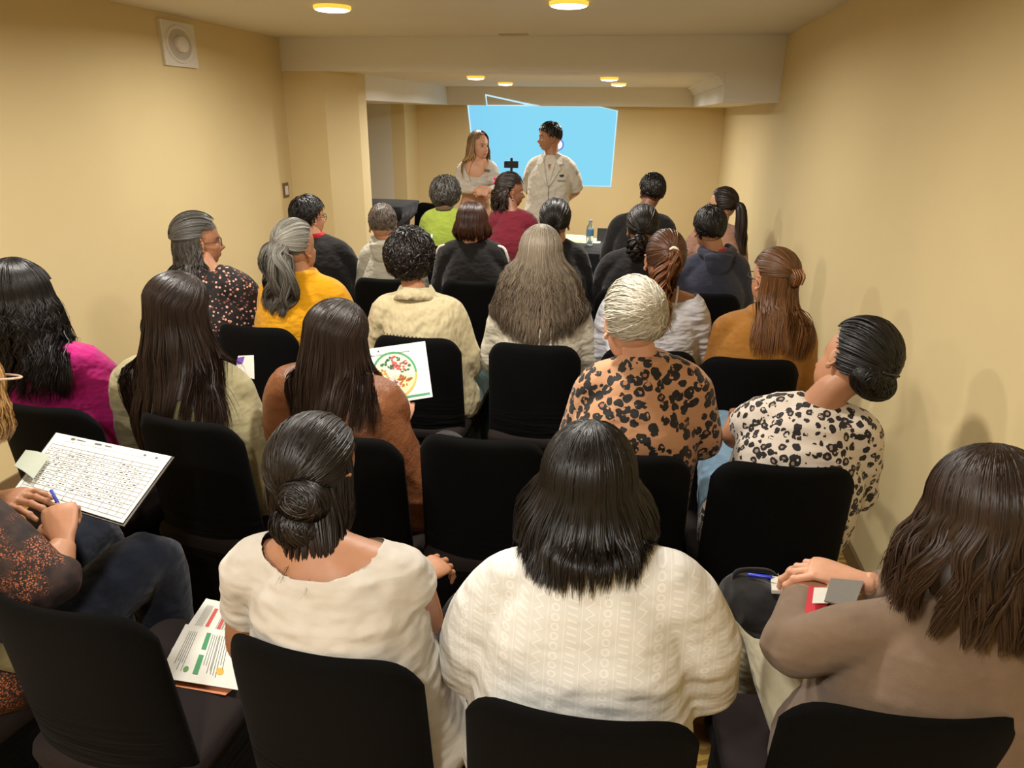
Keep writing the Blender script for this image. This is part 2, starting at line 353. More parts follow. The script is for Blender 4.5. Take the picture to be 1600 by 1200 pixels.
        u0 = r.uniform(0, 1, n)**1.3*u0max; cl = r.uniform(-a, a, K); cp = r.uniform(0, 6.28, K); ci = np.abs(th[:, None]-cl[None]).argmin(1)
        tt = th+(cl[ci]-th)*ck; Lf = (1-r.uniform(0, 1, n)**2*Lvar)*(1-(1-side_L)*np.abs(th)/a)*(1+Lsk*np.sin(th))
        S = path(th, u0, 1+r.uniform(-.02, .035, n), Lf, cp[ci]+r.normal(0, .35, n), tt)
        if collide: S = s.collide(S, m1)
        s.rib(S, w, tint=tint)
        # hair over the forehead side, from crown to hairline
        nf = n//5; tf = r.uniform(ang-10, front, nf)*np.where(r.random(nf) < .5, -1, 1)*math.pi/180
        E = nrm(np.stack([np.sin(tf), -np.cos(tf), .35+0*tf], 1)); u = np.linspace(0, 1, 9)[None, :, None]
        s.rib(s.W(slerp(C[None, None], E[:, None], u)*HR+HC0), w, tint=tint, t1=.4)
    def pull(s, tie, n, w, lift=.05, lo=-.5, cond=None, vol=1.0, front=0.0, end=.93, tint=None, curve=0.0, cap=True, messy=0.0):
        if cap: s.cap(lo, vol=vol, front=front)
        R = s.roots(n, lo, front, cond); T = nrm(A(*tie)); k = 11; u = np.linspace(0, end, k)[None, :, None]
        D = slerp(R[:, None], np.broadcast_to(T, R.shape)[:, None], u); rad = 1+s.r.uniform(-.015, .02, len(R))[:, None, None]+lift*np.sin(u*math.pi)+.03*u
        if messy:
            ph = s.r.uniform(0, 6.3, (len(R), 1, 1)); D = nrm(D+messy*np.concatenate([np.sin(u*7+ph), np.cos(u*5+ph*2), np.sin(u*6+ph*3)], 2)*np.sin(u*3.0))
        s.rib(s.W(D*HRAD*vol*rad+HC0), w, tint=tint, t1=.35)
    def short(s, n, w, L=.05, target=(0, -.55, -.83), lift=.03, curl=0.0, cf=3, lo=-.55, vol=1.0, front=0.0, tint=None, crown=None, rnd=.15):
        s.cap(lo, vol=vol, front=front); R = s.roots(n, lo, front); T = nrm(A(*target)); k = 8; u = np.linspace(0, 1, k)[None, :, None]
        Cn = nrm(A(*(crown or (0, -.35, .93)))); tg = nrm(R*1.0-Cn[None]*(R*Cn).sum(1, keepdims=True)+.02); tg = nrm(tg+T[None]*.5+s.r.normal(0, rnd, R.shape)); tg = nrm(tg-R*(tg*R).sum(1, keepdims=True))
        Lr = (L/.09)*s.r.uniform(.6, 1.1, (len(R), 1, 1)); D = R[:, None]*np.cos(u*Lr)+tg[:, None]*np.sin(u*Lr)
        rad = 1+lift*np.sin(u*math.pi*.8)+s.r.uniform(-.01, .02, (len(R), 1, 1)); Pp = D*HRAD*vol*rad+HC0
        if curl:
            g = np.floor(R*7); ph = (g@A(12.9, 78.2, 37.7))[:, None]+s.r.normal(0, .5, (len(R), 1)); uu = u[..., 0]
            Pp = Pp+curl*uu[..., None]**.5*np.stack([np.sin(ph+uu*cf*6.28), np.cos(ph*1.3+uu*cf*6.28), np.sin(ph*.7+uu*cf*5)*.6], -1)+curl*.6*R[:, None]
        s.rib(s.W(Pp), w, tint=tint, t1=.5)
    def bundle(s, P, rad, n, w, wave=(.004, 3), twist=0.0, flat=1.0, K=10, t0=0.3, t1=1.0, tint=None, Lvar=.15, collide=False, frizz=0.0, side=None, core=True):
        k = 20; C = catmull(P, k); rr = catmull(rad, k)[:, 0]; T = nrm(np.gradient(C, axis=0)); sd = np.asarray(side if side is not None else s.c['Ry']@A(1, 0, 0)); sdv = nrm(sd-T*(T@sd)[:, None]); ud = np.cross(T, sdv)
        r = s.r; ph = r.uniform(0, 6.283, n); rf = np.sqrt(r.uniform(.25, 1.0, n)); cp = np.linspace(0, 6.283, K, endpoint=False); ci = np.abs(np.angle(np.exp(1j*(ph[:, None]-cp[None])))).argmin(1)
        u = np.linspace(0, 1, k)[None]; dph = np.angle(np.exp(1j*(cp[ci]-ph)))[:, None]; a = ph[:, None]+dph*.5*u+twist*u
        am, fr = wave; cph = cp[ci]*3+r.normal(0, .3, n)
        if core: s.addm(*tube(C, np.maximum(rr*.72, .002), np.maximum(rr*flat*.72, .002), side=sd, n=14, cap=.3), .1, .5)
        off = (np.cos(a)*rf[:, None]*rr[None]+am*np.sin(cph[:, None]+u*6.28*fr)*np.minimum(1, u*3))[..., None]*sdv[None]+(np.sin(a)*rf[:, None]*rr[None]*flat+am*np.cos(cph[:, None]*1.4+u*6.28*fr)*np.minimum(1, u*3))[..., None]*ud[None]
        off += frizz*r.normal(0, 1, (n, 1, 3))*u[..., None]**2
        le = 1-r.uniform(0, 1, n)**1.5*Lvar; idx = (np.linspace(0, 1, k)[None]*le[:, None])*(k-1); i0 = np.floor(idx).astype(int).clip(0, k-2); fz = (idx-i0)[..., None]
        B = C[None]+off; S = np.take_along_axis(B, i0[..., None].repeat(3, 2), 1)*(1-fz)+np.take_along_axis(B, (i0+1)[..., None].repeat(3, 2), 1)*fz
        if collide: S = s.collide(S, 6)
        s.rib(S, w, O=S-(C[None]-ud[None]*0.0)+1e-5, t0=t0, t1=t1, tint=tint)
    def bun(s, c, rad, n, w, axis=(0, 1, 0), rot=None, tint=None, t=.3, messy=.25, span=3.2):
        Rm = s.c['Rh'] if rot is None else rot; r = s.r; c = s.W(c); rad = A(*rad)
        s.addm(*(lambda q: (q[0], q[1]))(ellip(c, rad*.9, 3, Rm)), .12, t)
        ax = nrm(nrm(A(*axis))[None]+r.normal(0, messy, (n, 3))); h = nrm(r.normal(size=(n, 3))); e1 = nrm(np.cross(ax, h)); e2 = np.cross(ax, e1); lat = r.uniform(-.95, .95, n); k = 12
        a = r.uniform(0, 6.28, n)[:, None]+np.linspace(0, 1, k)[None]*span*r.uniform(.4, 1, n)[:, None]; q = np.sqrt(1-lat**2)[:, None, None]
        D = q*(np.cos(a)[..., None]*e1[:, None]+np.sin(a)[..., None]*e2[:, None])+lat[:, None, None]*ax[:, None]; D = D*(1+r.uniform(-.05, .09, (n, 1, 1)))
        S = c+(D*rad)@Rm.T; s.rib(S, w, O=S-c, t0=t, t1=t, tint=tint)
    def done(s, mat, name='hair'):
        V = np.concatenate(s.V); Fc = [f for q in s.F for f in q]; return mk(name, V, Fc, mat, s.c['root'], attrs={'hair': np.concatenate(s.a)})
# ---------------------------------------------------------------- people
from mathutils.bvhtree import BVHTree
SK = {}
def person(label, head, hrot, shL, shR, skin, topm, botm, hip=None, yaw=0, elL=None, wrL=None, elR=None, wrR=None, w=.16, ww=.155, hw=.18, d=.115, slouch=.03, sleeve=(2, 2), off=.014,
           fold=.004, seed=1, group='people seated in the rows of chairs', collar=None, hands=((.35,), (.35,)), hs=1.0, bulk=1.0, legs=True, neckr=.052, scoop=None, standing=False, voxel=.009,
           kneesx=.11, eyes=False, hood=None, name='person', fseed=0, lhand=None, rhand=None, sway=0, shoe='black_shoe', torso_name='top', legyaw=None, fx=(14, 10, 30), kneeL=None, kneeR=None, sleeve_puff=0.0, cw=None, hem=0.0):
    hc = np.asarray(head, float); shL = np.asarray(shL, float); shR = np.asarray(shR, float); Rh = rotm(*hrot); Ry = rotm(hrot[0]); cw = cw or w
    mid = (shL+shR)/2; ax = nrm(shR-shL); Yb = rotm(yaw); fw = Yb@A(0, 1, 0); rt = Yb@A(1, 0, 0)
    nb = mid+A(0, 0, .075)-fw*.012
    if hip is None: hip = A(mid[0], mid[1]+.03, .53)
    hip = np.asarray(hip, float); root = thing(name, label, 'person', (hip[0], hip[1], 0), group)
    sw = np.linalg.norm(shR-shL)/2
    def elb(sh, sgn, el): return np.asarray(el, float) if el is not None else sh+rt*sgn*.075+fw*.05+A(0, 0, -.265)
    eL, eR = elb(shL, -1, elL), elb(shR, 1, elR)
    wL = np.asarray(wrL, float) if wrL is not None else eL+rt*.10+fw*.22+A(0, 0, -.02)
    wR = np.asarray(wrR, float) if wrR is not None else eR-rt*.10+fw*.22+A(0, 0, -.02)
    ly = rotm(legyaw) if legyaw is not None else Yb; lf = ly@A(0, 1, 0); lr = ly@A(1, 0, 0)
    if standing:
        hj = [hip-rt*.085, hip+rt*.085]; kn = [hip-rt*.1+A(0, 0, -.42)+fw*.02, hip+rt*.1+A(0, 0, -.42)+fw*.02]; an = [k+A(0, 0, -(k[2]-.09))-fw*.03 for k in kn]
    else:
        hj = [hip-lr*.09+lf*.02, hip+lr*.09+lf*.02]; kn = [hip-lr*kneesx+lf*.44+A(0, 0, -.005), hip+lr*kneesx+lf*.44+A(0, 0, -.005)]
        if kneeL is not None: kn[0] = np.asarray(kneeL, float)
        if kneeR is not None: kn[1] = np.asarray(kneeR, float)
        an = [k+lf*.02+A(0, 0, -(k[2]-.09)) for k in kn]
    def torso(o, hem=0):
        up = nb-hip; ch = hip+up*.62-fw*slouch; wa = hip+up*.30-fw*slouch*.7+rt*sway
        P = [hip+A(0, 0, -.07), hip+A(0, 0, .0), wa, ch, hip+up*.82-fw*slouch*.8, nb+A(0, 0, -.02)]
        Wd = [hw*.8, hw, ww, cw, sw*.92, .062]; Dp = [.10, d*1.05, d, d*1.02, .088, .052]
        if hem: P, Wd, Dp = [hip+up*hem-fw*slouch*.6, *P[3:]], [ww, *Wd[3:]], [d, *Dp[3:]]
        return tube(P, [q+o for q in Wd], [q+o for q in Dp], side=ax, n=26, sub=26, cap=.35, sq=2.3)
    def arm(sh, el, wr, fr, o, k=1.0, puff=0):
        b = bulk; shd = sh+A(0, 0, -.018); P = [lerp(nb, sh, .12)+A(0, 0, -.022), lerp(nb, shd, .55)+A(0, 0, -.010), shd]; Rr = [.050, .050*b, .052*b]
        mids = [(lerp(sh, el, .5), .050*b+puff), (el, .041*b+puff*.6), (lerp(el, wr, .4), .038*b), (wr, .026*b)]
        cut = {0: 0, .5: 1, 1: 2, 1.5: 3, 2: 4}.get(fr)
        if cut is None: cut = 4
        for q, rr in mids[:cut]: P.append(q); Rr.append(rr)
        if fr == .5: P[-1] = lerp(sh, el, .5)
        if fr == 0: P.append(lerp(sh, el, .22)); Rr.append(.052*b)
        return tube(P, [q+o for q in Rr], n=16, sub=4*len(P), cap=.35 if fr < 2 else .2)
    # body
    g = G(); g.add(*torso(0)); g.add(*arm(shL, eL, wL, 2, 0)); g.add(*arm(shR, eR, wR, 2, 0))
    hb = hc+Rh@A(0, -.022, -.055)*hs
    g.add(*tube([nb+A(0, 0, -.05), lerp(nb, hb, .5)-fw*.004, hb], [neckr*1.25, neckr, neckr*1.02], n=18, sub=8, cap=.3))
    for h, k, a in zip(hj, kn, an):
        g.add(*tube([h, lerp(h, k, .5), k, lerp(k, a, .35), a], [.088*bulk, .078*bulk, .058*bulk, .056*bulk, .036], n=14, sub=16, cap=.6)); g.add(*tube([a+A(0, 0, -.03)-lf*.05, a+lf*.08+A(0, 0, -.045), a+lf*.15+A(0, 0, -.06)], [.035, .038, .025], [.03, .028, .02], side=lr, n=10))
    V, Fc, N = remesh(g, .011, 5); at = np.zeros((len(V), 4)); at[:, 3] = 1
    gg = G().add(V, Fc); hv, hf, ha = HEAD; gg.add(hc+(hv*hs)@Rh.T, hf); att = [at, ha]
    for sd, wr, el, hh, ov in ((-1, wL, eL, hands[0], lhand), (1, wR, eR, hands[1], rhand)):
        if ov is not None: q = hand(wr, ov['d'], ov['n'], sd, ov.get('curl', .4), ov.get('spread', .1), ov.get('thumb', .5), .98)
        else: q = hand(wr, nrm(wr-el)*.8+A(0, 0, -.15), (0, 0, 1), sd, hh[0])
        gg.add(*q); a2 = np.zeros((len(q[0]), 4)); a2[:, 3] = 1; att.append(a2)
    V, Fc = gg.get(); mk('body', V, Fc, skin, root, attrs={'face': np.concatenate(att)})
    # top garment
    g = G(); g.add(*torso(off, hem))
    for sh, el, wr, fr in ((shL, eL, wL, sleeve[0]), (shR, eR, wR, sleeve[1])):
        g.add(*arm(sh, el, lerp(el, wr, .93), fr, off*.85, puff=sleeve_puff))
    if collar == 'band': g.add(*tube([nb+A(0, 0, -.03), nb+A(0, 0, .02)], [neckr*1.3+off, neckr*1.22+off], n=20, cap=.2))
    if collar == 'high': g.add(*tube([nb+A(0, 0, -.03), lerp(nb, hb, .45)], [neckr*1.35+off, neckr*1.2+off], n=20, cap=.15))
    V, Fc, N = remesh(g, voxel, 7, .6); V = folds(V, N, fold, seed, fx)
    if scoop is not None:
        c, rad = scoop; c = np.asarray(c); inside = (((V-c)/np.asarray(rad))**2).sum(1) < 1
        bm = bmesh.new(); vs = [bm.verts.new(v) for v in V]; [bm.faces.new([vs[i] for i in f]) for f in Fc]
        bmesh.ops.delete(bm, geom=[v for v, k in zip(vs, inside) if k], context='VERTS')
        for _ in range(14): bmesh.ops.smooth_vert(bm, verts=[v for v in bm.verts if v.is_boundary], factor=.5, use_axis_x=True, use_axis_y=True, use_axis_z=True)
        bm.verts.index_update(); V = np.array([v.co[:] for v in bm.verts]); Fc = [tuple(v.index for v in f.verts) for f in bm.faces]; bm.free()
    top = mk(torso_name, V, Fc, topm, root)
    bvh = BVHTree.FromPolygons([Vector(v) for v in V], Fc)
    if collar in ('fold', 'lapel'):
        t = np.linspace(0, 2*math.pi, 33)[:-1]; g = []; ringc = nb+A(0, 0, .012)-fw*.004; r0 = neckr*1.12+.004
        for rr, zz in ((r0, .03), (r0+.012, .036), (r0+.034, .008), (r0+.046, -.014), (r0+.040, -.016), (r0+.02, .004)):
            opn = np.clip((np.sin(t)-.55)*2.2, 0, 1)
            g.append(ringc+np.outer(np.cos(t)*rr, rt)+np.outer(np.sin(t)*(rr*.86), fw)+np.outer(zz-.045*opn-.018*np.abs(np.cos(t))**3*(1 if rr > r0+.02 else .3), A(0, 0, 1)))
        V2 = np.concatenate(g); m = len(t); F2 = [(i*m+j, i*m+(j+1) % m, (i+1)*m+(j+1) % m, (i+1)*m+j) for i in range(5) for j in range(m)]
        mk('collar', V2, F2, topm, root)
    if collar == 'hood':
        t = np.linspace(-.25*math.pi, 1.25*math.pi, 17); P = [nb+A(0, 0, .015)+rt*math.cos(-a)*.085-fw*math.sin(a)*.085*1.0+A(0, 0, -.02*math.sin(a)) for a in t]
        g = G(); g.add(*tube(P, [.022]*3+[.030]*11+[.022]*3, n=12, sub=34)); g.add(*tube([nb-fw*.10+A(0, 0, -.0), nb-fw*.115+A(0, 0, -.07), nb-fw*.10+A(0, 0, -.12)], [.085, .065, .02], [.03, .028, .012], side=rt, n=16, sub=10)); V2, F2, N2 = remesh(g, .006, 3); V2 = folds(V2, N2, .004, 5, (30, 30, 30)); mk('hood', V2, F2, topm, root)
    # trousers
    if legs:
        g = G(); up = nb-hip; g.add(*tube([hip+A(0, 0, -.075), hip, hip+up*(.36 if hem else .2)], [hw*.8+.008, hw+.008, ww+.006], [.105, d+.012, d+.008], side=ax, n=20, sub=8, cap=.35))
        for h, k, a in zip(hj, kn, an):
            g.add(*tube([h, lerp(h, k, .5), k, lerp(k, a, .4), a+A(0, 0, .02)], [.1*bulk, .09*bulk, .072*bulk, .068*bulk, .055], n=14, sub=16, cap=.5))
        V, Fc, N = remesh(g, .012, 4); V = folds(V, N, .005, seed+5, (20, 20, 20)); mk('trousers', V, Fc, botm, root)
    for a in an:
        V, Fc, N = remesh(G().add(*tube([a+A(0, 0, -.03)-lf*.06, a+lf*.06+A(0, 0, -.04), a+lf*.17+A(0, 0, -.055)], [.042, .048, .036], [.045, .038, .024], side=lr, n=14, sub=10)).add(*tube([a+A(0, 0, -.05), a+A(0, 0, .02)], [.042, .045], n=14)), .008, 3)
        V[:, 2] = np.maximum(V[:, 2], .002); mk('shoe', V, Fc, MAT['shoe'], root)
    if eyes:
        for sx in (-1, 1): mk('eye', *ellip(hc+Rh@(A(sx*.030, .070, -.012)*hs), (.0100,)*3, 2), MAT['eye'], root); mk('eye', *ellip(hc+Rh@(A(sx*.030, .0755, -.012)*hs), (.0068,)*3, 2), MAT['pupil'], root)
    return dict(hc=hc, Rh=Rh, Ry=Ry, root=root, bvh=bvh, top=top, nb=nb, fw=fw, rt=rt, wL=wL, wR=wR, eL=eL, eR=eR, shL=shL, shR=shR, hip=hip, topm=topm)
def glasses(c, mat):
    g = G()
    for sx in (-1, 1):
        t = np.linspace(0, 2*math.pi, 18); P = np.stack([sx*.032+.025*np.cos(t), .092+0*t-.004*np.cos(t)*sx, -.014+.019*np.sin(t)], 1); g.add(*tube(c['hc']+P@c['Rh'].T, .002, n=6, cap=0))
        P = A((sx*.058, .088, -.010), (sx*.077, .05, -.010), (sx*.083, .0, -.012), (sx*.082, -.015, -.03)); g.add(*tube(c['hc']+P@c['Rh'].T, .0018, n=6, sub=8))
    P = A((-.008, .094, -.010), (0, .097, -.006), (.008, .094, -.010)); g.add(*tube(c['hc']+P@c['Rh'].T, .0018, n=6))
    return mk('glasses', *g.get(), mat, c['root'])
# ---------------------------------------------------------------- material library
MAT = {}
MAT['wall'] = wallpaint('wall_paint', '#dbc898'); MAT['ceil'] = wallpaint('ceiling_paint', '#e6e4de'); MAT['grey_wall'] = wallpaint('grey_white_paint', '#d9d4c6')
MAT['shoe'] = plain('shoe_leather', '#181614', .5); MAT['eye'] = plain('eye_white', '#a3988e', .2); MAT['pupil'] = plain('eye_iris', '#20140e', .15)
MAT['white_plastic'] = plain('white_plastic', '#dedad0', .4); MAT['brown_plastic'] = plain('brown_plastic', '#6d5a40', .4); MAT['grey_cone'] = plain('grey_cone', '#bdb7ab', .6)
MAT['black_plastic'] = plain('black_plastic', '#0c0c0d', .35); MAT['silver'] = plain('silver_metal', '#b0b0b0', .3, 1)
def carpet():
    g = NG('gold_carpet'); co = g.co(); n = g.noise(co, 9, 3); wv = g.n('ShaderNodeMix', data_type='VECTOR'); wv.inputs[0].default_value = .08; g.set(wv.inputs[4], co); g.set(wv.inputs[5], n.outputs[1])
    w = g.n('ShaderNodeTexWave', {0: wv.outputs[1]}, wave_type='RINGS'); w.inputs['Scale'].default_value = 9; w.inputs['Distortion'].default_value = 6
    m = g.sstep(w.outputs[0], .4, .6); c = g.mix(m, srgb('#8d6a2e'), srgb('#b8954c')); c = g.mix(g.sstep(g.noise(co, 3, 2).outputs[0], .55, .6), c, srgb('#6e4a22'))
    g.base(c); g.p(Roughness=1); g.bump(g.noise(co, 400, 2).outputs[0], .4, .004); return g.m
MAT['carpet'] = carpet()
def stretch(name, c, wr=.5):
    g = NG(name); co = g.co((3, 3, 40)); n = g.noise(co, 1, 3, .5).outputs[0]; z = g.n('ShaderNodeSeparateXYZ', {0: g.n('ShaderNodeTexCoord').outputs['Object']}).outputs[2]
    k = g.math('SUBTRACT', 1, g.sstep(g.math('ABSOLUTE', g.math('SUBTRACT', z, .45)), .02, .22)); c = srgb(c)
    g.base(g.mix(g.noise(g.co(), 5, 2).outputs[0], tuple(x*.8 for x in c), c)); g.p(Roughness=.85); g.b.inputs['Sheen Weight'].default_value = .015; g.b.inputs['Specular IOR Level'].default_value = .12
    g.bump(g.math('ADD', g.math('MULTIPLY', g.math('MULTIPLY', n, k), wr), g.math('MULTIPLY', g.noise(g.co(), 700, 1).outputs[0], .01)), .8, .05); return g.m
MAT['cover'] = stretch('black_stretch_cover', '#030303'); MAT['seat'] = stretch('black_seat_cover', '#2a2322', .1); MAT['black_cloth'] = cloth('black_tablecloth', '#10101a', '#0b0b12', rough=.8, fold=.5)
# ---------------------------------------------------------------- room
XL, XR, YS, YE, YN, ZBOT, ZTOP = -3.06, 1.06, 6.23, 9.95, -1.6, 1.95, 2.6
def wallbox(name, mat, *b): return struct(mk(name, *box(*b), mat, smooth=False))
def prism(name, mat, poly, z0, z1):
    n = len(poly); V = [(x, y, z0) for x, y in poly]+[(x, y, z1) for x, y in poly]; Fc = [tuple(range(n-1, -1, -1)), tuple(range(n, 2*n))]+[(i, (i+1) % n, n+(i+1) % n, n+i) for i in range(n)]
    return struct(mk(name, V, Fc, mat, smooth=False))
wallbox('floor', MAT['carpet'], -4.2, 1.3, YN-.2, 10.2, -.1, 0)
wallbox('wall_left', MAT['wall'], XL-.15, XL, YN, YS, 0, ZTOP); wallbox('wall_right', MAT['wall'], XR, XR+.15, YN, 10.1, 0, ZTOP)
wallbox('wall_rear', MAT['wall'], -3.2, 1.2, YN-.15, YN, 0, ZTOP); wallbox('ceiling', MAT['ceil'], -3.2, 1.2, YN-.1, YS, ZC, ZTOP)
prism('wall_column', MAT['wall'], [(XL-.2, YS), (-2.69, YS), (-2.49, 6.5), (-2.49, 6.7), (-4.05, 6.7), (-4.05, YS)], 0, ZB)
wallbox('ceiling_back', MAT['ceil'], -4.05, 1.2, YS, 10.1, ZB, ZTOP)
wallbox('trim_1', MAT['ceil'], .64, XR, YS, 9.7, ZBOT, ZB); wallbox('trim_2', MAT['ceil'], -4.05, -2.49, 6.7, 9.7, ZBOT, ZB); wallbox('trim_3', MAT['ceil'], -4.05, XR, 9.7, 10.1, ZBOT, ZB)
def cove(name, x, s):
    pr_ = [(x, ZB), (x-s*.085, ZB), (x-s*.083, ZB-.012), (x-s*.06, ZB-.02), (x-s*.03, ZB-.05), (x-s*.014, ZB-.078), (x-s*.012, ZB-.09), (x, ZB-.09)]; n = len(pr_)
    V = [(a, YS+.02 if s > 0 else 6.72, z) for a, z in pr_]+[(a, 9.7, z) for a, z in pr_]; struct(mk(name, V, [tuple(range(n)), tuple(range(2*n-1, n-1, -1))]+[(i, (i+1) % n, n+(i+1) % n, n+i) for i in range(n)], MAT['ceil'], smooth=False))
cove('trim_4', .64, 1)
xa = pr(610, 165, 9.4)[0]; xb = pr(631, 165, 9.4)[0]; 
wallbox('wall_back', MAT['wall'], xb-.1, XR+.1, YE, YE+.15, 0, ZTOP); wallbox('wall_alcove', MAT['grey_wall'], -4.05, xa, 9.4, 9.55, 0, ZTOP)
wallbox('wall_pilaster', MAT['wall'], xa, xb, 9.4, YE+.1, 0, ZBOT); wallbox('wall_alcove_side', MAT['wall'], -4.2, -4.05, 6.2, 10, 0, ZTOP)
# ceiling lamps with their own light
LD = NG('lamp_diffuser'); LD.base((1, 1, 1)); LD.p(Emission_Color=(1, .93, .8)); LD.b.inputs['Emission Strength'].default_value = 9
LR = NG('lamp_amber_ring'); LR.base(srgb('#f0cc6a')); LR.p(Emission_Color=srgb('#ffcc4a')); LR.b.inputs['Emission Strength'].default_value = .9
def lamp(x, y, z, r, wts, label):
    t = thing('ceiling_lamp', label, 'lamp', (x, y, z), 'round ceiling lamps')
    a = np.linspace(0, 2*math.pi, 33)[:-1]
    def rg(rr, zz): return np.stack([x+rr*np.cos(a), y+rr*np.sin(a), z-zz+0*a], 1)
    V = np.concatenate([rg(r*.98, 0), rg(r, .006), rg(r, .016), rg(r*.92, .022)]); Fc = [(i*32+j, (i+1)*32+j, (i+1)*32+(j+1) % 32, i*32+(j+1) % 32) for i in range(3) for j in range(32)]
    mk('lamp_ring', V, Fc, LR.m, t)
    V = np.concatenate([rg(r*.93, .020), rg(r*.8, .027), rg(r*.4, .031)]); Fc = [(i*32+j, (i+1)*32+j, (i+1)*32+(j+1) % 32, i*32+(j+1) % 32) for i in range(2) for j in range(32)]+[tuple(64+j for j in range(31, -1, -1))]
    mk('lamp_diffuser', V, Fc, LD.m, t)
    L = bpy.data.lights.new('lamp_light', 'AREA'); L.shape = 'DISK'; L.size = r*1.7; L.energy = wts; L.color = LAMP_COL if z > 2.3 else (1, .97, .93); L.spread = math.radians(170)
    o = bpy.data.objects.new('lamp_light', L); COL.objects.link(o); o.parent = t; o.location = (0, 0, -.036)
for i, (x, y) in enumerate(NEAR_LAMPS): lamp(x, y, ZC, .11, LAMP_W_NEAR, ['round glowing lamp in the near ceiling, left of two', 'round glowing lamp in the near ceiling, right of two'][i] if i < 2 else ['','','round lamp on the near ceiling above the second row, left','round lamp on the near ceiling above the second row, right','round lamp on the near ceiling behind the last row, left','round lamp on the near ceiling behind the last row, right'][i])
for (x, y), lb in zip(BACK_LAMPS, ['left front lamp in the far lowered ceiling', 'left rear lamp in the far lowered ceiling, above the projected image', 'right front lamp in the far lowered ceiling', 'right rear lamp in the far lowered ceiling']): lamp(x, y, ZB, .083, LAMP_W_BACK, lb)
# wall speaker
def speaker():
    c = (px_(240, 22, XL)+px_(302, 31, XL)+px_(308, 113, XL)+px_(251, 110, XL))/4; x0 = XL
    t = thing('wall_speaker', 'square white plastic speaker with round cone high on the left wall', 'speaker', (x0, c[1], c[2]-.15)); hy, hz = .185, .135
    mk('speaker_frame', *box(x0, x0+.022, c[1]-hy, c[1]+hy, c[2]-hz, c[2]+hz), MAT['white_plastic'], t, smooth=False)
    a = np.linspace(0, 2*math.pi, 41)[:-1]
    def ring(r, d): return np.stack([x0+d+0*a, c[1]+r*1.35*np.cos(a), c[2]+r*np.sin(a)], 1)
    def lath(name, prof, m):
        V = np.concatenate([ring(r, d) for r, d in prof]); n = 40; Fc = [(i*n+j, i*n+(j+1) % n, (i+1)*n+(j+1) % n, (i+1)*n+j) for i in range(len(prof)-1) for j in range(n)]; Fc.append(tuple((len(prof)-1)*n+j for j in range(n))); mk(name, V, Fc, m, t)
    lath('cone_ring', [(.118, .022), (.115, .032), (.106, .034), (.098, .026), (.06, .012)], MAT['white_plastic']); lath('cone', [(.098, .0245), (.06, .0235)], MAT['grey_cone'])
    lath('cone_cap', [(.05, .022), (.05, .045), (.042, .052), (.02, .054)], MAT['white_plastic'])
speaker()
p = px_(446, 297, XL); t = thing('light_switch', 'small brown light switch plate with a white rocker on the left wall by the column', 'switch', (XL, p[1], p[2]-.06))
mk('switch_plate', *box(XL, XL+.008, p[1]-.05, p[1]+.05, p[2]-.062, p[2]+.062), MAT['brown_plastic'], t, smooth=False); mk('rocker', *box(XL+.008, XL+.014, p[1]-.02, p[1]+.028, p[2]-.04, p[2]+.035), MAT['white_plastic'], t, smooth=False)
p = px_(1165, 338, XR); o = mk('wall_socket', *box(XR-.02, XR, p[1]-.05, p[1]+.05, p[2]-.07, p[2]+.07), MAT['white_plastic'], smooth=False); tag(o, 'pale plastic socket box on the right wall beyond the long ponytail', 'socket')
o = mk('ceiling_patch', *box(-1.13, -.9, 6.02, 6.12, ZC-.004, ZC+.001), plain('patch_plaster', '#bfb39a', .9), smooth=False); tag(o, 'small rough plaster patch on the near ceiling by the step', 'patch')
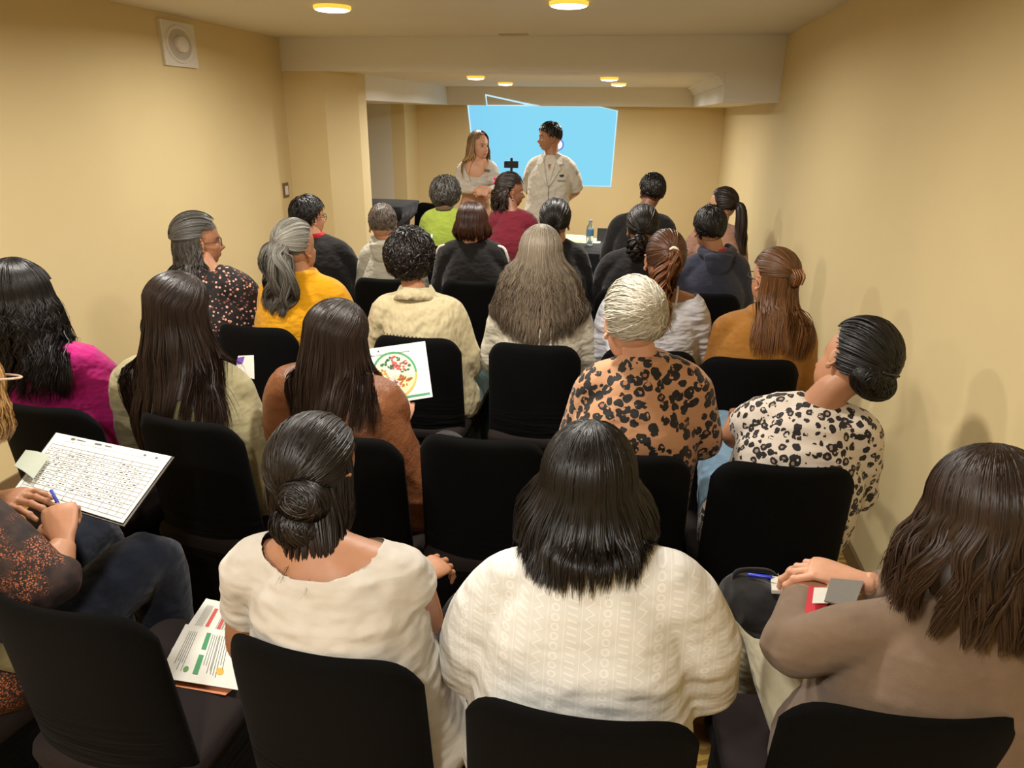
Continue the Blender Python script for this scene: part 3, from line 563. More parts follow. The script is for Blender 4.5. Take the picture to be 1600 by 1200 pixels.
# projected picture
def proj():
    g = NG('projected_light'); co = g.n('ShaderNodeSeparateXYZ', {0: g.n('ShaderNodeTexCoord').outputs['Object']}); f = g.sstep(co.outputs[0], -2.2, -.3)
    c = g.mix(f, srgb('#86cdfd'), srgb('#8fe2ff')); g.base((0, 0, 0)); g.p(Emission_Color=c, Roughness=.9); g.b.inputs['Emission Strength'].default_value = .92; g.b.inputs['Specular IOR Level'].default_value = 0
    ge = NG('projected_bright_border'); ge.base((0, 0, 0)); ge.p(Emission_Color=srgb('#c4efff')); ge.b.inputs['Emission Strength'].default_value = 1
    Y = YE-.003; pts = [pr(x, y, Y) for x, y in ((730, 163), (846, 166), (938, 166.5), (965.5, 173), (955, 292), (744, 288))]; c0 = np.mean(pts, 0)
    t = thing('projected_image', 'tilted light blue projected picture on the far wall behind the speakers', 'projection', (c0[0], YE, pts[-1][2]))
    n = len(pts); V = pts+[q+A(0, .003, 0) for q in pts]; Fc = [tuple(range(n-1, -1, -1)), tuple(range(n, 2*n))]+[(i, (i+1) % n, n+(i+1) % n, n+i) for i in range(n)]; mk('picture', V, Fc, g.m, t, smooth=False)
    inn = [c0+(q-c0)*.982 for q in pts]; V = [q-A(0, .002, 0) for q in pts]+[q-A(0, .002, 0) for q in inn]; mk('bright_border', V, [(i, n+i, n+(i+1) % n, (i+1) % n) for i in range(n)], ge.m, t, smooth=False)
    q = pr(872, 226, Y); a = np.linspace(0, 6.283, 41)[:-1]
    def disc(r0, r1, d): return [q+A(r*math.cos(k), -d, r*math.sin(k)) for r in (r0, r1) for k in a], [(j, (j+1) % 40, 40+(j+1) % 40, 40+j) for j in range(40)]
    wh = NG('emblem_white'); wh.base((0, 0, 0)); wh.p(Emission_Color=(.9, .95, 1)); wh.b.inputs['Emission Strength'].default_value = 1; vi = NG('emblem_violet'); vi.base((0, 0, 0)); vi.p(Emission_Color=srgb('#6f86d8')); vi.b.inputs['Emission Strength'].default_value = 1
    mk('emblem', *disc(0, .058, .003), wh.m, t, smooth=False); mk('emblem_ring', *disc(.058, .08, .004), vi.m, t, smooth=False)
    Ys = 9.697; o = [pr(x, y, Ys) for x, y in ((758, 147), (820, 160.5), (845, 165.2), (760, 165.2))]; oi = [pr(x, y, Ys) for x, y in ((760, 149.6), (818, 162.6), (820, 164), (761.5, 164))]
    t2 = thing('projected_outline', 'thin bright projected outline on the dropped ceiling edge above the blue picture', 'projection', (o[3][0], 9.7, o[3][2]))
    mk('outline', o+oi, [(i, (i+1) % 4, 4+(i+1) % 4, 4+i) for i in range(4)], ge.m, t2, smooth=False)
    return ge.m
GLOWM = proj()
# ---------------------------------------------------------------- chairs
def chair_meshes():
    # backrest with curved plan and rounded upper corners
    nu, nv = 25, 22; us = np.sin(np.linspace(-1, 1, nu)*math.pi/2); vs = np.linspace(0, 1, nv)**.8; hw = .212; V = []
    for sgn in (1, -1):
        for v in vs:
            for u in us:
                zt = .93-.085*abs(u)**7-.012*(1-u*u)*.8; z = .36+(zt-.36)*v; x = u*hw*(1-.03*v)
                th = .021*math.sqrt(max(0, (1-abs(u)**9)*(1-v**16)))*(1 if v > .05 else .9); yc = .055*(1-(z-.36)/.57)+.045*abs(u)**2.4
                V.append((x, yc+sgn*th+.021, z))
    Fc = []; N = nu*nv
    for s in range(2):
        for j in range(nv-1):
            for i in range(nu-1):
                a = s*N+j*nu+i; q = (a, a+1, a+nu+1, a+nu); Fc.append(q if s == 1 else q[::-1])
    for j in range(nv-1):
        Fc.append((j*nu, N+j*nu, N+(j+1)*nu, (j+1)*nu)); a = j*nu+nu-1; Fc.append((a, a+nu, N+a+nu, N+a))
    for i in range(nu-1):
        a = (nv-1)*nu+i; Fc.append((a, N+a, N+a+1, a+1)); Fc.append((i, i+1, N+i+1, N+i))
    back = (V, Fc)
    n = 64; a = np.linspace(0, 2*math.pi, n, endpoint=False)
    def rr(hx, hy, z, k=.22, fo=0, cy=.27):
        c, s = np.cos(a), np.sin(a); x = np.sign(c)*np.abs(c)**k*hx; y = np.sign(s)*np.abs(s)**k*hy
        f = 1+fo*(np.sin(a*9+1)+.6*np.sin(a*17))/hx; return np.stack([x*f, cy+y*f, z+0*a], 1)
    def loft(R, top=True):
        V = np.concatenate(R); Fc = [(i*n+j, i*n+(j+1) % n, (i+1)*n+(j+1) % n, (i+1)*n+j) for i in range(len(R)-1) for j in range(n)]
        if top: Fc.append(tuple((len(R)-1)*n+j for j in range(n)))
        return V, Fc
    seat = loft([rr(.20, .225, .40, cy=.285), rr(.212, .24, .415, cy=.285), rr(.216, .245, .445, cy=.285), rr(.212, .242, .466, cy=.285), rr(.198, .225, .478, cy=.285), rr(.12, .13, .485), rr(.03, .03, .487)])
    skirt = loft([rr(.212, .240, .012, .3, .010), rr(.212, .238, .15, .27, .008), rr(.211, .234, .3, .25, .005), rr(.210, .226, .41, .22, .001), rr(.210, .222, .43, .22)], True)
    return back, seat, skirt
_B, _S, _K = chair_meshes()
def first_chair():
    t = thing('banquet_chair', '', 'chair', (0, 0, 0)); mk('backrest', *_B, MAT['cover'], t); mk('seat', *_S, MAT['seat'], t); mk('skirt', *_K, MAT['cover'], t)
    return t
CH0 = first_chair(); used = [False]
def chair(x, y, rz, label):
    if not used[0]: r = CH0; used[0] = True
    else:
        r = CH0.copy(); COL.objects.link(r)
        for ch in list(CH0.children): c = ch.copy(); COL.objects.link(c); c.parent = r
    r.location = (x, y, 0); r.rotation_euler = (0, 0, math.radians(rz)); r['label'] = label; r['category'] = 'chair'; r['group'] = 'banquet chairs in black stretch covers'
    return r
CHAIRS = [(-1.10, .97, -4, 'nearest left black-covered chair, turned, with leaflets on its seat'), (-.535, .945, -4, 'black-covered chair under the woman in the plain white tee'),
 (-.03, .885, 0, 'black-covered chair at bottom centre under the white lace blouse'), (.53, .985, 4, 'black-covered chair at bottom right under the taupe cardigan'),
 (-1.66, .95, -12, 'black-covered chair under the woman writing on a form'),
 (-1.93, 1.87, -3, 'black-covered chair under the magenta blouse'), (-1.40, 1.86, -8, 'black-covered chair under the pale wool sweater'), (-.86, 1.84, -4, 'black-covered chair under the brown leather jacket'),
 (-.415, 1.90, 0, 'empty black-covered chair in the middle, right of the leather jacket'), (.02, 1.88, 0, 'black-covered chair under the orange leopard blouse'), (.49, 1.89, 2, 'black-covered chair under the white leopard tee by the right wall'),
 (-2.14, 2.90, -6, 'black-covered chair under the dark floral blouse by the left wall'), (-1.70, 2.88, -2, 'black-covered chair under the yellow sweater'), (-.92, 2.87, 0, 'black-covered chair under the cream blouse'),
 (-.385, 2.87, 0, 'black-covered chair under the very long grey hair'), (.11, 2.89, 0, 'black-covered chair under the white off-shoulder top'), (.525, 2.86, 2, 'black-covered chair under the mustard jacket'),
 (-1.93, 3.95, -4, 'black-covered chair under the person in black with a red collar'), (-1.44, 3.97, 0, 'black-covered chair under the pale grey hoodie'), (-.91, 4.02, 0, 'black-covered chair under the black top with white shoulder stripes'),
 (-.42, 4.0, 0, 'black-covered chair under the low black bun, fourth row'), (.02, 4.0, 0, 'black-covered chair under the dark curly low ponytail'), (.43, 4.0, 0, 'black-covered chair under the navy hoodie'),
 (-1.44, 5.2, 0, 'black-covered chair under the lime green top'), (-.93, 5.2, 0, 'black-covered chair under the maroon top'), (.10, 5.2, 0, 'black-covered chair under the man in black at the table'), (.62, 5.2, 6, 'black-covered chair under the long ponytail by the right wall')]
for c_ in CHAIRS: chair(*c_)
def pd(px, py, d): return CAM + M @ (np.array([px-800, 600-py, F])*(d/F))
# ---------------------------------------------------------------- clothing and hair materials
def lace():
    g = NG('white_lace_cotton'); sx = g.n('ShaderNodeSeparateXYZ', {0: g.n('ShaderNodeTexCoord').outputs['Object']}); X, Z = sx.outputs[0], sx.outputs[2]
    fr = lambda v: g.math('FRACT', v)
    xs = g.math('MULTIPLY', X, 33); col = g.math('FLOOR', xs); fx = fr(xs); zz = g.math('MULTIPLY', Z, 58)
    tri = g.math('ABSOLUTE', g.math('SUBTRACT', fr(zz), .5)); k3 = g.math('FLOORED_MODULO', col, 3)
    zig = g.math('LESS_THAN', g.math('ABSOLUTE', g.math('SUBTRACT', g.math('SUBTRACT', fx, .25), tri)), .11)
    dots = g.math('LESS_THAN', g.math('ABSOLUTE', g.math('SUBTRACT', g.math('SQRT', g.math('ADD', g.math('POWER', g.math('MULTIPLY', g.math('SUBTRACT', fx, .5), 1.0), 2), g.math('POWER', g.math('MULTIPLY', g.math('SUBTRACT', fr(g.math('MULTIPLY', Z, 66)), .5), .6), 2))), .2)), .08)
    bars = g.math('MULTIPLY', g.math('LESS_THAN', fr(g.math('ADD', g.math('MULTIPLY', Z, 95), g.math('MULTIPLY', fx, .6))), .45), g.math('LESS_THAN', g.math('ABSOLUTE', g.math('SUBTRACT', fx, .5)), .3))
    line = g.math('LESS_THAN', g.math('ABSOLUTE', g.math('SUBTRACT', fx, .04)), .035)
    a = g.math('MULTIPLY', zig, g.math('COMPARE', k3, 0, .1)); b = g.math('MULTIPLY', dots, g.math('COMPARE', k3, 1, .1)); c = g.math('MULTIPLY', bars, g.math('COMPARE', k3, 2, .1))
    h = g.math('ADD', g.math('ADD', a, b), g.math('ADD', c, line)); g.base(g.mix(h, (.67, .66, .62), (.76, .75, .71))); g.p(Roughness=.85)
    f1 = g.noise(g.co((6, 6, 14)), 1, 2).outputs[0]; g.bump(g.math('ADD', g.math('MULTIPLY', h, .16), g.math('MULTIPLY', f1, .45)), 1.0, .06); return g.m
def leather():
    g = NG('brown_leather'); co = g.co(); n = g.noise(co, 7, 4, .6).outputs[0]; g.base(g.mix(n, srgb('#5e3620'), srgb('#8d5836'))); g.p(Roughness=.38); g.b.inputs['Specular IOR Level'].default_value = .45
    v = g.vor(co, 260).outputs['Distance']; g.bump(g.math('ADD', g.math('MULTIPLY', n, .6), g.math('MULTIPLY', v, .03)), .7, .04); return g.m
T = {'lace': lace(), 'leather': leather(),
     'white': cloth('white_jersey', '#cdc7bd', '#c0b9ae', fold=1.1, fscale=(7, 7, 12)), 'taupe': cloth('taupe_knit', '#86705c', '#75604d', weave=900, bs=.5, fold=.5), 'magenta': cloth('magenta_cotton', '#a90f6a', '#8c0a55', fold=1.0, fscale=(12, 12, 16)),
     'wool': cloth('pale_wool', '#aaa27c', '#948b66', fold=.8, bs=.6), 'orleo': leopard('orange_leopard', '#b48560', '#966344', '#0d0a09', 35, .8, .40), 'whleo': leopard('white_leopard', '#cfc3b6', '#9f8678', '#14100f', 41, .5, .34),
     'yellow': cloth('yellow_knit', '#dfa008', '#c98c04', fold=.6, bs=.5), 'cream': cloth('cream_cotton', '#cabd98', '#b8ab84', fold=1.0, fscale=(14, 14, 9)), 'ivory': cloth('ivory_blouse', '#c9c2ae', '#b9b29e', fold=.8), 'coolwhite': cloth('cool_white_cotton', '#c6c6cc', '#b6b6bd', fold=1.0, fscale=(7, 7, 20)),
     'mustard': cloth('mustard_suede', '#a06c2a', '#8c5c20', fold=.5), 'black': cloth('black_cotton', '#141212', '#0d0b0b', fold=.6), 'hoodie': cloth('grey_fleece', '#b4b1a2', '#a4a192', fold=.6), 'navy': cloth('navy_fleece', '#35384a', '#282a38', fold=.6, bs=.6),
     'lime': cloth('lime_cotton', '#90a23c', '#808f32', fold=.5), 'maroon': cloth('maroon_cotton', '#6e1526', '#5c1020', fold=.6), 'mauve': cloth('mauve_cotton', '#b08672', '#9e7664', fold=.5), 'coat': cloth('white_clinical_cotton', '#dcd6c8', '#ccc6b8', fold=1.1, fscale=(8, 8, 8)),
     'floral': speckle('black_floral_print', '#120c0c', ('#d9a08e', '#7c4a3c'), 58, .50), 'orsp': speckle('black_orange_print', ('#1a1010', '#33211a'), ('#b8683e', '#8e4a2a'), 240, .58, 11), 'jean': cloth('light_denim', '#7f9db4', '#6b8ba4', fold=.9), 'darkjean': cloth('dark_denim', '#20283a', '#181f2e', fold=.7),
     'navyp': cloth('navy_trousers', '#0c1426', '#090f1c', fold=.5), 'charc': cloth('charcoal_trousers', '#201e20', '#181617', fold=.7), 'cream2': cloth('cream_trousers', '#cfc6a8', '#bfb698', fold=.6), 'beige': cloth('beige_trousers', '#b98d6a', '#a87e5e', fold=.4), 'teal': cloth('dark_teal_cotton', '#0f3a34', '#0b2c28'), 'khaki': cloth('khaki_webbing', '#6c6140', '#5b5134')}
Hm = {'black': hairmat('black_hair', '#120e0d', '#1a1311', dark=.5), 'bk2': hairmat('soft_black_hair', '#1c1613', '#2a1c17', dark=.45), 'dbrown': hairmat('dark_brown_hair', '#291c16', '#38261d'), 'brown': hairmat('brown_hair', '#33241c', '#4a3527'), 'redbrown': hairmat('red_brown_hair', '#3d2018', '#4c2818'),
      'silver': hairmat('silver_hair', '#b8b2a2', '#8d8470', dark=.5, rough=.5, dark_hair=False), 'grey': hairmat('grey_hair', '#7d7a70', '#453f38', dark=.4, rough=.5, dark_hair=False), 'greyl': hairmat('long_grey_hair', '#7f7565', '#5d4f40', dark=.4, rough=.5, dark_hair=False), 'saltp': hairmat('dark_grey_hair', '#4b4843', '#322c27', dark=.35, dark_hair=False), 'auburnp': hairmat('brown_to_copper_hair', '#3b261b', '#7c4a28', dark=.5, dark_hair=False),
      'lbrown': hairmat('light_brown_hair', '#5a3c22', '#6e4726', dark=.5, dark_hair=False), 'blond': hairmat('blond_hair', '#a98453', '#b48e58', dark=.5, dark_hair=False), 'ombre': hairmat('ash_to_blond_hair', '#6e5a48', '#b18f62', dark=.5, dark_hair=False), 'buzz': hairmat('grey_brown_short_hair', '#5c5146', '#3a2f26', dark=.4, dark_hair=False)}
SKT = {k: skinmat('skin_'+k, c) for k, c in dict(light='#cf9f82', warm='#c08e6e', mid='#ab7c5c', tan='#926248', deep='#7a5038').items()}
ST = MAT['silver']
def hd(px, py, Y): return pr(px, py, Y)
# 1 bob, white lace
def bob():
    c = person('woman in a white lace blouse with a straight black bob, nearest middle seat', hd(920, 752, 1.24), (0, -4, 0), pr(790, 912, 1.14), pr(1056, 915, 1.14), SKT['warm'], T['lace'], T['charc'], hip=(-.04, 1.17, .53), w=.18, ww=.21, hw=.23, d=.13, bulk=1.12, fx=(5, 5, 26), sleeve=(1, 1), off=.02, fold=.008, seed=3, collar='band', hs=1.03, voxel=.007, sleeve_puff=.024)
    h = Hair(c, 1); h.drape(.165, 6500, .0015, crown=(0, .12, .99), Wf=(1.15, 1.32, 1.42, 1.42, 1.35), Df=(1.12, 1.3, 1.42, 1.5), wave=(.003, 1.2), vol=1.09, Lvar=.16, K=60, ck=.3, ang=118, side_L=.8); h.done(Hm['black'])
bob()
# 2 low bun, plain white tee
nbx = (pr(398, 880, 1.12)+pr(622, 892, 1.12))/2+A(0, 0, .045)
c = person('woman in a plain white tee with a low dark bun, front left of centre', hd(495, 730, 1.24), (-14, -12, 2), pr(398, 882, 1.12), pr(622, 892, 1.12), SKT['mid'], T['white'], T['charc'], hip=(-.48, 1.17, .53), w=.165, ww=.165, hw=.19, d=.12, bulk=1.05, sleeve=(.5, 0), off=.016, fold=.008, fx=(8, 8, 20), seed=9, voxel=.007,
           elR=pr(664, 968, 1.26), wrR=pz(650, 905, .74), rhand=dict(d=(.45, 1, -.1), n=(.3, .1, 1), curl=.5), scoop=(nbx+A(0, -.01, .03), (.118, .12, .044)))
h = Hair(c, 2); h.drape(.15, 3000, .0016, Wf=(.98, .95, .92), Df=(.98, .95, .92), wave=(.004, 1), Lvar=.25, ang=100, tipin=.2, K=60, ck=.2, shL_=.8); h.pull((.12, -.90, -.42), 3000, .0017, lift=.06, end=.95, messy=.02); h.bun((.055, -.112, -.030), (.052, .036, .042), 900, .0017, t=.2); h.bun((.050, -.112, -.085), (.056, .040, .040), 700, .0017, axis=(1, 0, .3), t=.2)
q = c['hc']; P = [q+A(.015, -.085, -.02), q+A(.035, -.115, -.065), q+A(.05, -.14, -.11), q+A(.065, -.150, -.145)]
h.bundle(P, [.062, .066, .066, .052], 2600, .0015, K=26, Lvar=.3, wave=(.002, 1), flat=.7); h.done(Hm['bk2'])
# 3 taupe cardigan, right
c = person('woman in a taupe cardigan with layered brown shoulder-length hair, bottom right', hd(1542, 805, 1.20), (22, -14, 0), pr(1395, 975, 1.20), pr(1640, 985, 1.18), SKT['light'], T['taupe'], T['cream2'], hip=(.60, 1.25, .53), w=.19, ww=.20, hw=.21, d=.13, bulk=1.0, sleeve=(2, 2), off=.016, fold=.006, seed=21, voxel=.007,
           yaw=14, elL=pd(1238, 1015, 1.38), wrL=pd(1250, 928, 1.52), elR=pr(1600, 1010, 1.34), wrR=pd(1348, 908, 1.50), lhand=dict(d=(.3, 1, .0), n=(-.4, -.3, 1), curl=.55), rhand=dict(d=(-1, .35, 0), n=(.1, -.1, 1), curl=.5), kneeL=pz(1190, 960, .60), legyaw=14)
BR = c; h = Hair(c, 3); h.drape(.21, 5600, .0015, crown=(.1, .05, .99), Wf=(1.15, 1.3, 1.4, 1.45), Df=(1.1, 1.15, 1.15), wave=(.007, 1.3), vol=1.10, Lvar=.4, K=34, ck=.6, ang=135, side_L=.95); h.done(Hm['brown'])
# 4 writing on the form
c = person('woman in a black and orange speckled blouse writing on a form, far left', A(-1.60, 1.36, 1.20), (-4, -34, 0), A(-1.78, 1.26, 1.05), A(-1.42, 1.13, 1.05), SKT['mid'], T['orsp'], T['navyp'], hip=(-1.55, 1.22, .53), w=.18, ww=.185, hw=.20, d=.14, bulk=1.15, sleeve=(1.5, 1.5), off=.016, fold=.006, seed=31, voxel=.007,
           yaw=-18, elL=A(-1.84, 1.40, .86), wrL=pz(-18, 782, .93), elR=pz(74, 915, .86), wrR=pz(98, 850, .90), lhand=dict(d=pz(48, 776, .96)-pz(-18, 782, .93), n=(0, -.2, 1), curl=.3), rhand=dict(d=pz(90, 765, .98)-pz(98, 850, .90), n=(.25, -.5, 1), curl=1.0, thumb=1), kneeL=A(-1.66, 1.72, .56), kneeR=pz(238, 872, .62))
OR = c; h = Hair(c, 4); h.drape(.15, 2600, .0018, vol=1.12, wave=(.005, 2), Lvar=.3, tipin=.3, ang=145); h.done(Hm['blond'])
P = A((.085, .02, .045), (.10, .07, .065), (.06, .10, .075), (.0, .108, .075), (-.06, .10, .075), (-.10, .07, .065)); mk('glasses', *tube(c['hc']+P@c['Rh'].T, .003, n=8, sub=24), plain('clear_rose_plastic', '#d9b9a4', .15, alpha=.6), c['root'])
V = []; g = G()
g.add(*tube([c['hip']+A(.12, -.17, .20), c['hip']+A(.215, -.08, .08), c['hip']+A(.25, .03, -.02), c['hip']+A(.235, .12, -.06)], .006, .028, side=(.5, -.4, .5), n=10, sub=14)); mk('bag_strap', *g.get(), T['khaki'], c['root'])
# row two --------------------------------------------------
c = person('woman in a magenta blouse with long black curls, second row far left', hd(36, 462, 2.13), (-34, 0, 0), pr(-30, 548, 2.13), pr(138, 565, 2.13), SKT['warm'], T['magenta'], T['charc'], hip=(-1.95, 2.15, .53), w=.17, ww=.165, hw=.19, bulk=1.1, sleeve=(2, 2), off=.016, fold=.008, seed=41, collar='fold', sleeve_puff=.012)
h = Hair(c, 5); h.drape(.36, 4200, .0018, crown=(0, .0, 1), Wf=(1.15, 1.35, 1.4, 1.3, 1.0), Df=(1.2, 1.25, 1.2, 1.1), wave=(.011, 4), vol=1.18, Lvar=.5, K=60, ck=.55, ang=138); h.done(Hm['black'])
c = person('woman in a pale wool sweater with very long straight dark brown hair, second row', hd(280, 480, 2.13), (-30, -18, 8), pr(212, 590, 2.11), pr(352, 600, 2.13), SKT['light'], T['wool'], T['charc'], hip=(-1.38, 2.15, .53), w=.185, ww=.205, hw=.21, d=.13, bulk=1.3, sleeve=(2, 2), off=.022, fold=.006, seed=43, elR=pr(400, 690, 2.2), collar='band')
WO = c; h = Hair(c, 6); h.drape(.50, 4600, .0016, crown=(0, .35, .93), Wf=(1.0, 1.2, 1.3, 1.25, 1.1), Df=(1.1, 1.3, 1.3, 1.2), wave=(.004, 1), vol=1.05, Lvar=.35, K=40, ck=.5, ang=128, Lsk=-.2); h.done(Hm['dbrown'])
c = person('woman in a brown leather jacket with long straight brown hair, holding a food chart', hd(528, 526, 2.13), (-34, -22, 4), pr(452, 602, 2.12), pr(600, 628, 2.12), SKT['light'], T['leather'], T['charc'], hip=(-.80, 2.15, .53), w=.175, ww=.175, hw=.19, d=.12, bulk=1.3, sleeve=(2, 2), off=.02, fold=.006, seed=47, collar='fold',
           elR=pr(604, 748, 2.20), wrR=pd(622, 668, 2.44), rhand=dict(d=(.0, .8, .55), n=(.5, -.55, .6), curl=.45, thumb=.2), fx=(10, 10, 14))
LE = c; h = Hair(c, 7); h.drape(.31, 4200, .0016, crown=(0, .3, .95), Wf=(1.0, 1.02, 1.0, .95, .85), Df=(1.1, 1.25, 1.3, 1.2), wave=(.003, 1), vol=1.09, Lvar=.3, K=40, ck=.45, ang=130); h.done(Hm['dbrown'])
c = person('older woman with short silver twisted hair in an orange leopard print blouse', hd(985, 500, 2.13), (24, -14, 4), pr(937, 598, 2.12), pr(1072, 596, 2.12), SKT['light'], T['orleo'], T['charc'], hip=(.02, 2.15, .53), w=.185, ww=.20, hw=.21, d=.13, bulk=1.2, sleeve=(2, 2), off=.018, fold=.006, seed=51, collar='band', elL=pr(900, 690, 2.15), elR=pr(1098, 690, 2.15))
h = Hair(c, 8); h.pull((.35, -.93, .05), 2600, .0020, lift=.12, vol=1.08, end=.97, messy=.09, lo=-.72); h.bun((.035, -.105, .01), (.035, .022, .045), 420, .0022, axis=(0, 1, 0), messy=.7, t=.1); h.done(Hm['silver'])
c = person('woman leaning toward the right wall in a white leopard print tee, dark hair pinned up', hd(1330, 562, 2.15), (30, -6, 30), pr(1195, 648, 2.16), pr(1338, 672, 2.10), SKT['mid'], T['whleo'], T['jean'], hip=(.50, 2.15, .53), w=.175, ww=.195, hw=.20, d=.125, bulk=1.2, sleeve=(.5, 1), off=.018, fold=.006, seed=53,
           yaw=14, elL=pr(1150, 680, 2.30), kneeL=pz(1128, 668, .60), legyaw=16, sway=.02)
h = Hair(c, 9); h.pull((.1, -.98, -.12), 3000, .0018, lift=.12, vol=1.12, end=.93, lo=-.7); h.bun((.005, -.098, -.045), (.074, .050, .050), 900, .0019, axis=(.3, 1, .2), messy=.5); h.done(Hm['black'])
mk('hair_clip', *tube([h.W(A(-.03, -.143, -.02)), h.W(A(.03, -.146, -.005))], .004, n=8), MAT['black_plastic'], c['root'])
# row three ------------------------------------------------
c = person('woman with half-up grey hair and glasses in a black floral blouse', hd(312, 373, 3.12), (-50, -2, 0), pr(288, 438, 3.04), pr(374, 448, 3.12), SKT['mid'], T['floral'], T['charc'], hip=(-2.12, 3.14, .53), w=.19, ww=.215, hw=.22, d=.15, bulk=1.3, off=.02, fold=.005, seed=61)
h = Hair(c, 10); h.drape(.24, 1500, .0028, Wf=(1.05, 1.15, 1.15, 1.1), wave=(.006, 2), vol=1.06, Lvar=.4, ang=88); h.pull((0, -.95, -.1), 900, .0028, cond=lambda d: d[:, 2] > -.05, vol=1.10, lift=.05, cap=False); h.done(Hm['saltp']); glasses(c, plain('brown_glasses', '#3a2016', .3))
c = person('woman in a yellow sweater with long wavy half-up grey hair', hd(464, 383, 3.12), (-22, 0, -3), pr(428, 450, 3.11), pr(520, 456, 3.12), SKT['mid'], T['yellow'], T['charc'], hip=(-1.64, 3.14, .53), w=.17, ww=.17, hw=.19, bulk=1.12, off=.018, fold=.005, seed=63, collar='band')
h = Hair(c, 11); h.cap(vol=1.05); h.pull((0, -.97, .12), 1200, .0026, cond=lambda d: d[:, 2] > -.35, lift=.05, vol=1.06, cap=False); b = c['hc']
h.bundle([h.W(A(0, -.10, .015)), h.W(A(-.005, -.135, -.03)), b+A(-.03, -.135, -.13), b+A(-.045, -.12, -.22), b+A(-.06, -.12, -.31)], [.06, .085, .095, .088, .04], 1700, .0026, wave=(.012, 2.2), flat=.5, K=9, collide=True, Lvar=.3); h.done(Hm['grey'])
c = person('person with short wavy dark hair in a cream collared blouse, third row', hd(642, 402, 3.12), (-6, -4, 0), pr(603, 482, 3.11), pr(703, 486, 3.11), SKT['warm'], T['cream'], T['teal'], hip=(-.87, 3.14, .53), w=.165, ww=.16, hw=.18, bulk=1.1, off=.022, fold=.008, seed=67, collar='fold', fx=(10, 10, 18), elR=pr(735, 570, 3.15))
B_ = []
for i in range(17):
    x_ = -.15+.3*i/16; z_ = c['nb'][2]-.17+.012*math.cos(x_*10); h_ = c['bvh'].ray_cast(Vector((c['nb'][0]+x_, c['nb'][1]-.6, z_)), Vector((0, 1, 0)))[0]
    if h_: B_.append(np.array(h_)-A(0, .001, 0))
g = G(); [g.add(*ellip(b0, (.0042, .003, .0036), 1)) for b0 in B_]; mk('bead_trim', *g.get(), plain('dark_beads', '#5c4a30', .4), c['root'])
h = Hair(c, 12); h.short(1700, .0026, L=.085, lift=.10, curl=.011, cf=.8, vol=1.10, rnd=.4, lo=-.75); h.done(Hm['bk2'])
c = person('woman with very long loose grey hair to her waist in an ivory blouse', hd(845, 397, 3.12), (0, -6, 0), pr(790, 486, 3.11), pr(897, 486, 3.11), SKT['warm'], T['ivory'], T['charc'], hip=(-.37, 3.14, .53), w=.175, ww=.18, hw=.19, bulk=1.1, off=.018, seed=71)
h = Hair(c, 13); h.drape(.43, 3600, .0023, crown=(0, .15, .98), Wf=(1.15, 1.55, 1.8, 1.9, 1.95, 1.6), Df=(1.1, 1.15, 1.1, 1.0), wave=(.007, 5), vol=1.12, Lvar=.32, K=60, ck=.5, ang=100, side_L=.72); h.done(Hm['greyl'])
c = person('woman with a curly copper-tipped ponytail in a white off-shoulder top', hd(1038, 402, 3.12), (12, -2, 2), pr(968, 474, 3.12), pr(1078, 478, 3.11), SKT['mid'], T['coolwhite'], T['charc'], hip=(.12, 3.14, .53), w=.18, ww=.18, hw=.19, bulk=1.2, off=.02, fold=.007, seed=73, fx=(8, 8, 34), scoop=(((pr(968, 474, 3.12)+pr(1078, 478, 3.11))/2)+A(.045, 0, .085), (.135, .12, .06)))
h = Hair(c, 14); h.pull((.06, -.96, .28), 1700, .0024, lift=.03, vol=1.02); b = c['hc']
h.bundle([h.W(A(.005, -.105, .04)), h.W(A(.006, -.135, .01)), b+A(-.02, -.145, -.08), b+A(-.015, -.14, -.17), b+A(.015, -.14, -.27)], [.016, .032, .045, .055, .018], 900, .0024, wave=(.013, 3.5), K=12, collide=True, Lvar=.35); h.done(Hm['auburnp'])
t_ = np.linspace(0, 6.283, 17); mk('hair_tie', *tube(h.W(np.stack([.005+.019*np.cos(t_), -.112+0*t_, .038+.019*np.sin(t_)], 1)), .007, n=8, cap=0), plain('cream_scrunchie', '#e6dcc8', .8), c['root'])
mk('bra_strap', *tube([c['nb']+A(.085, -.075, -.055), c['nb']+A(.09, -.045, .0), c['nb']+A(.092, .0, .012)], .005, n=8, sub=8), plain('white_strap', '#e8e2da', .7), c['root'])
c = person('woman in a mustard jacket with long light brown hair in a claw clip', hd(1207, 432, 3.12), (32, 0, 2), pr(1140, 512, 3.11), pr(1246, 516, 3.03), SKT['warm'], T['mustard'], T['charc'], hip=(.53, 3.14, .53), w=.175, ww=.18, hw=.19, bulk=1.2, off=.018, fold=.005, seed=79, yaw=10, collar='band')
h = Hair(c, 15); h.drape(.34, 1900, .0023, Wf=(1.0, 1.0, 1.05, 1.0, .9), Df=(1.0, 1.1, 1.1), wave=(.004, 2), vol=1.03, Lvar=.4, ang=80, K=50); h.pull((0, -.99, .15), 1100, .0024, cond=lambda d: d[:, 2] > .0, vol=1.07, lift=.03, cap=False); h.bun((.005, -.125, .015), (.028, .022, .036), 260, .0022, messy=.9, axis=(0, 1, .2)); h.done(Hm['lbrown']); glasses(c, MAT['black_plastic'])
g = G()
for k in range(-2, 3): g.add(*tube([h.W(A(.012*k, -.13, .055)), h.W(A(.012*k, -.155, .03)), h.W(A(.011*k, -.148, -.005))], .0035, n=6, sub=6))
mk('claw_clip', *g.get(), plain('tortoise_clip', '#8a5a34', .3), c['root'])
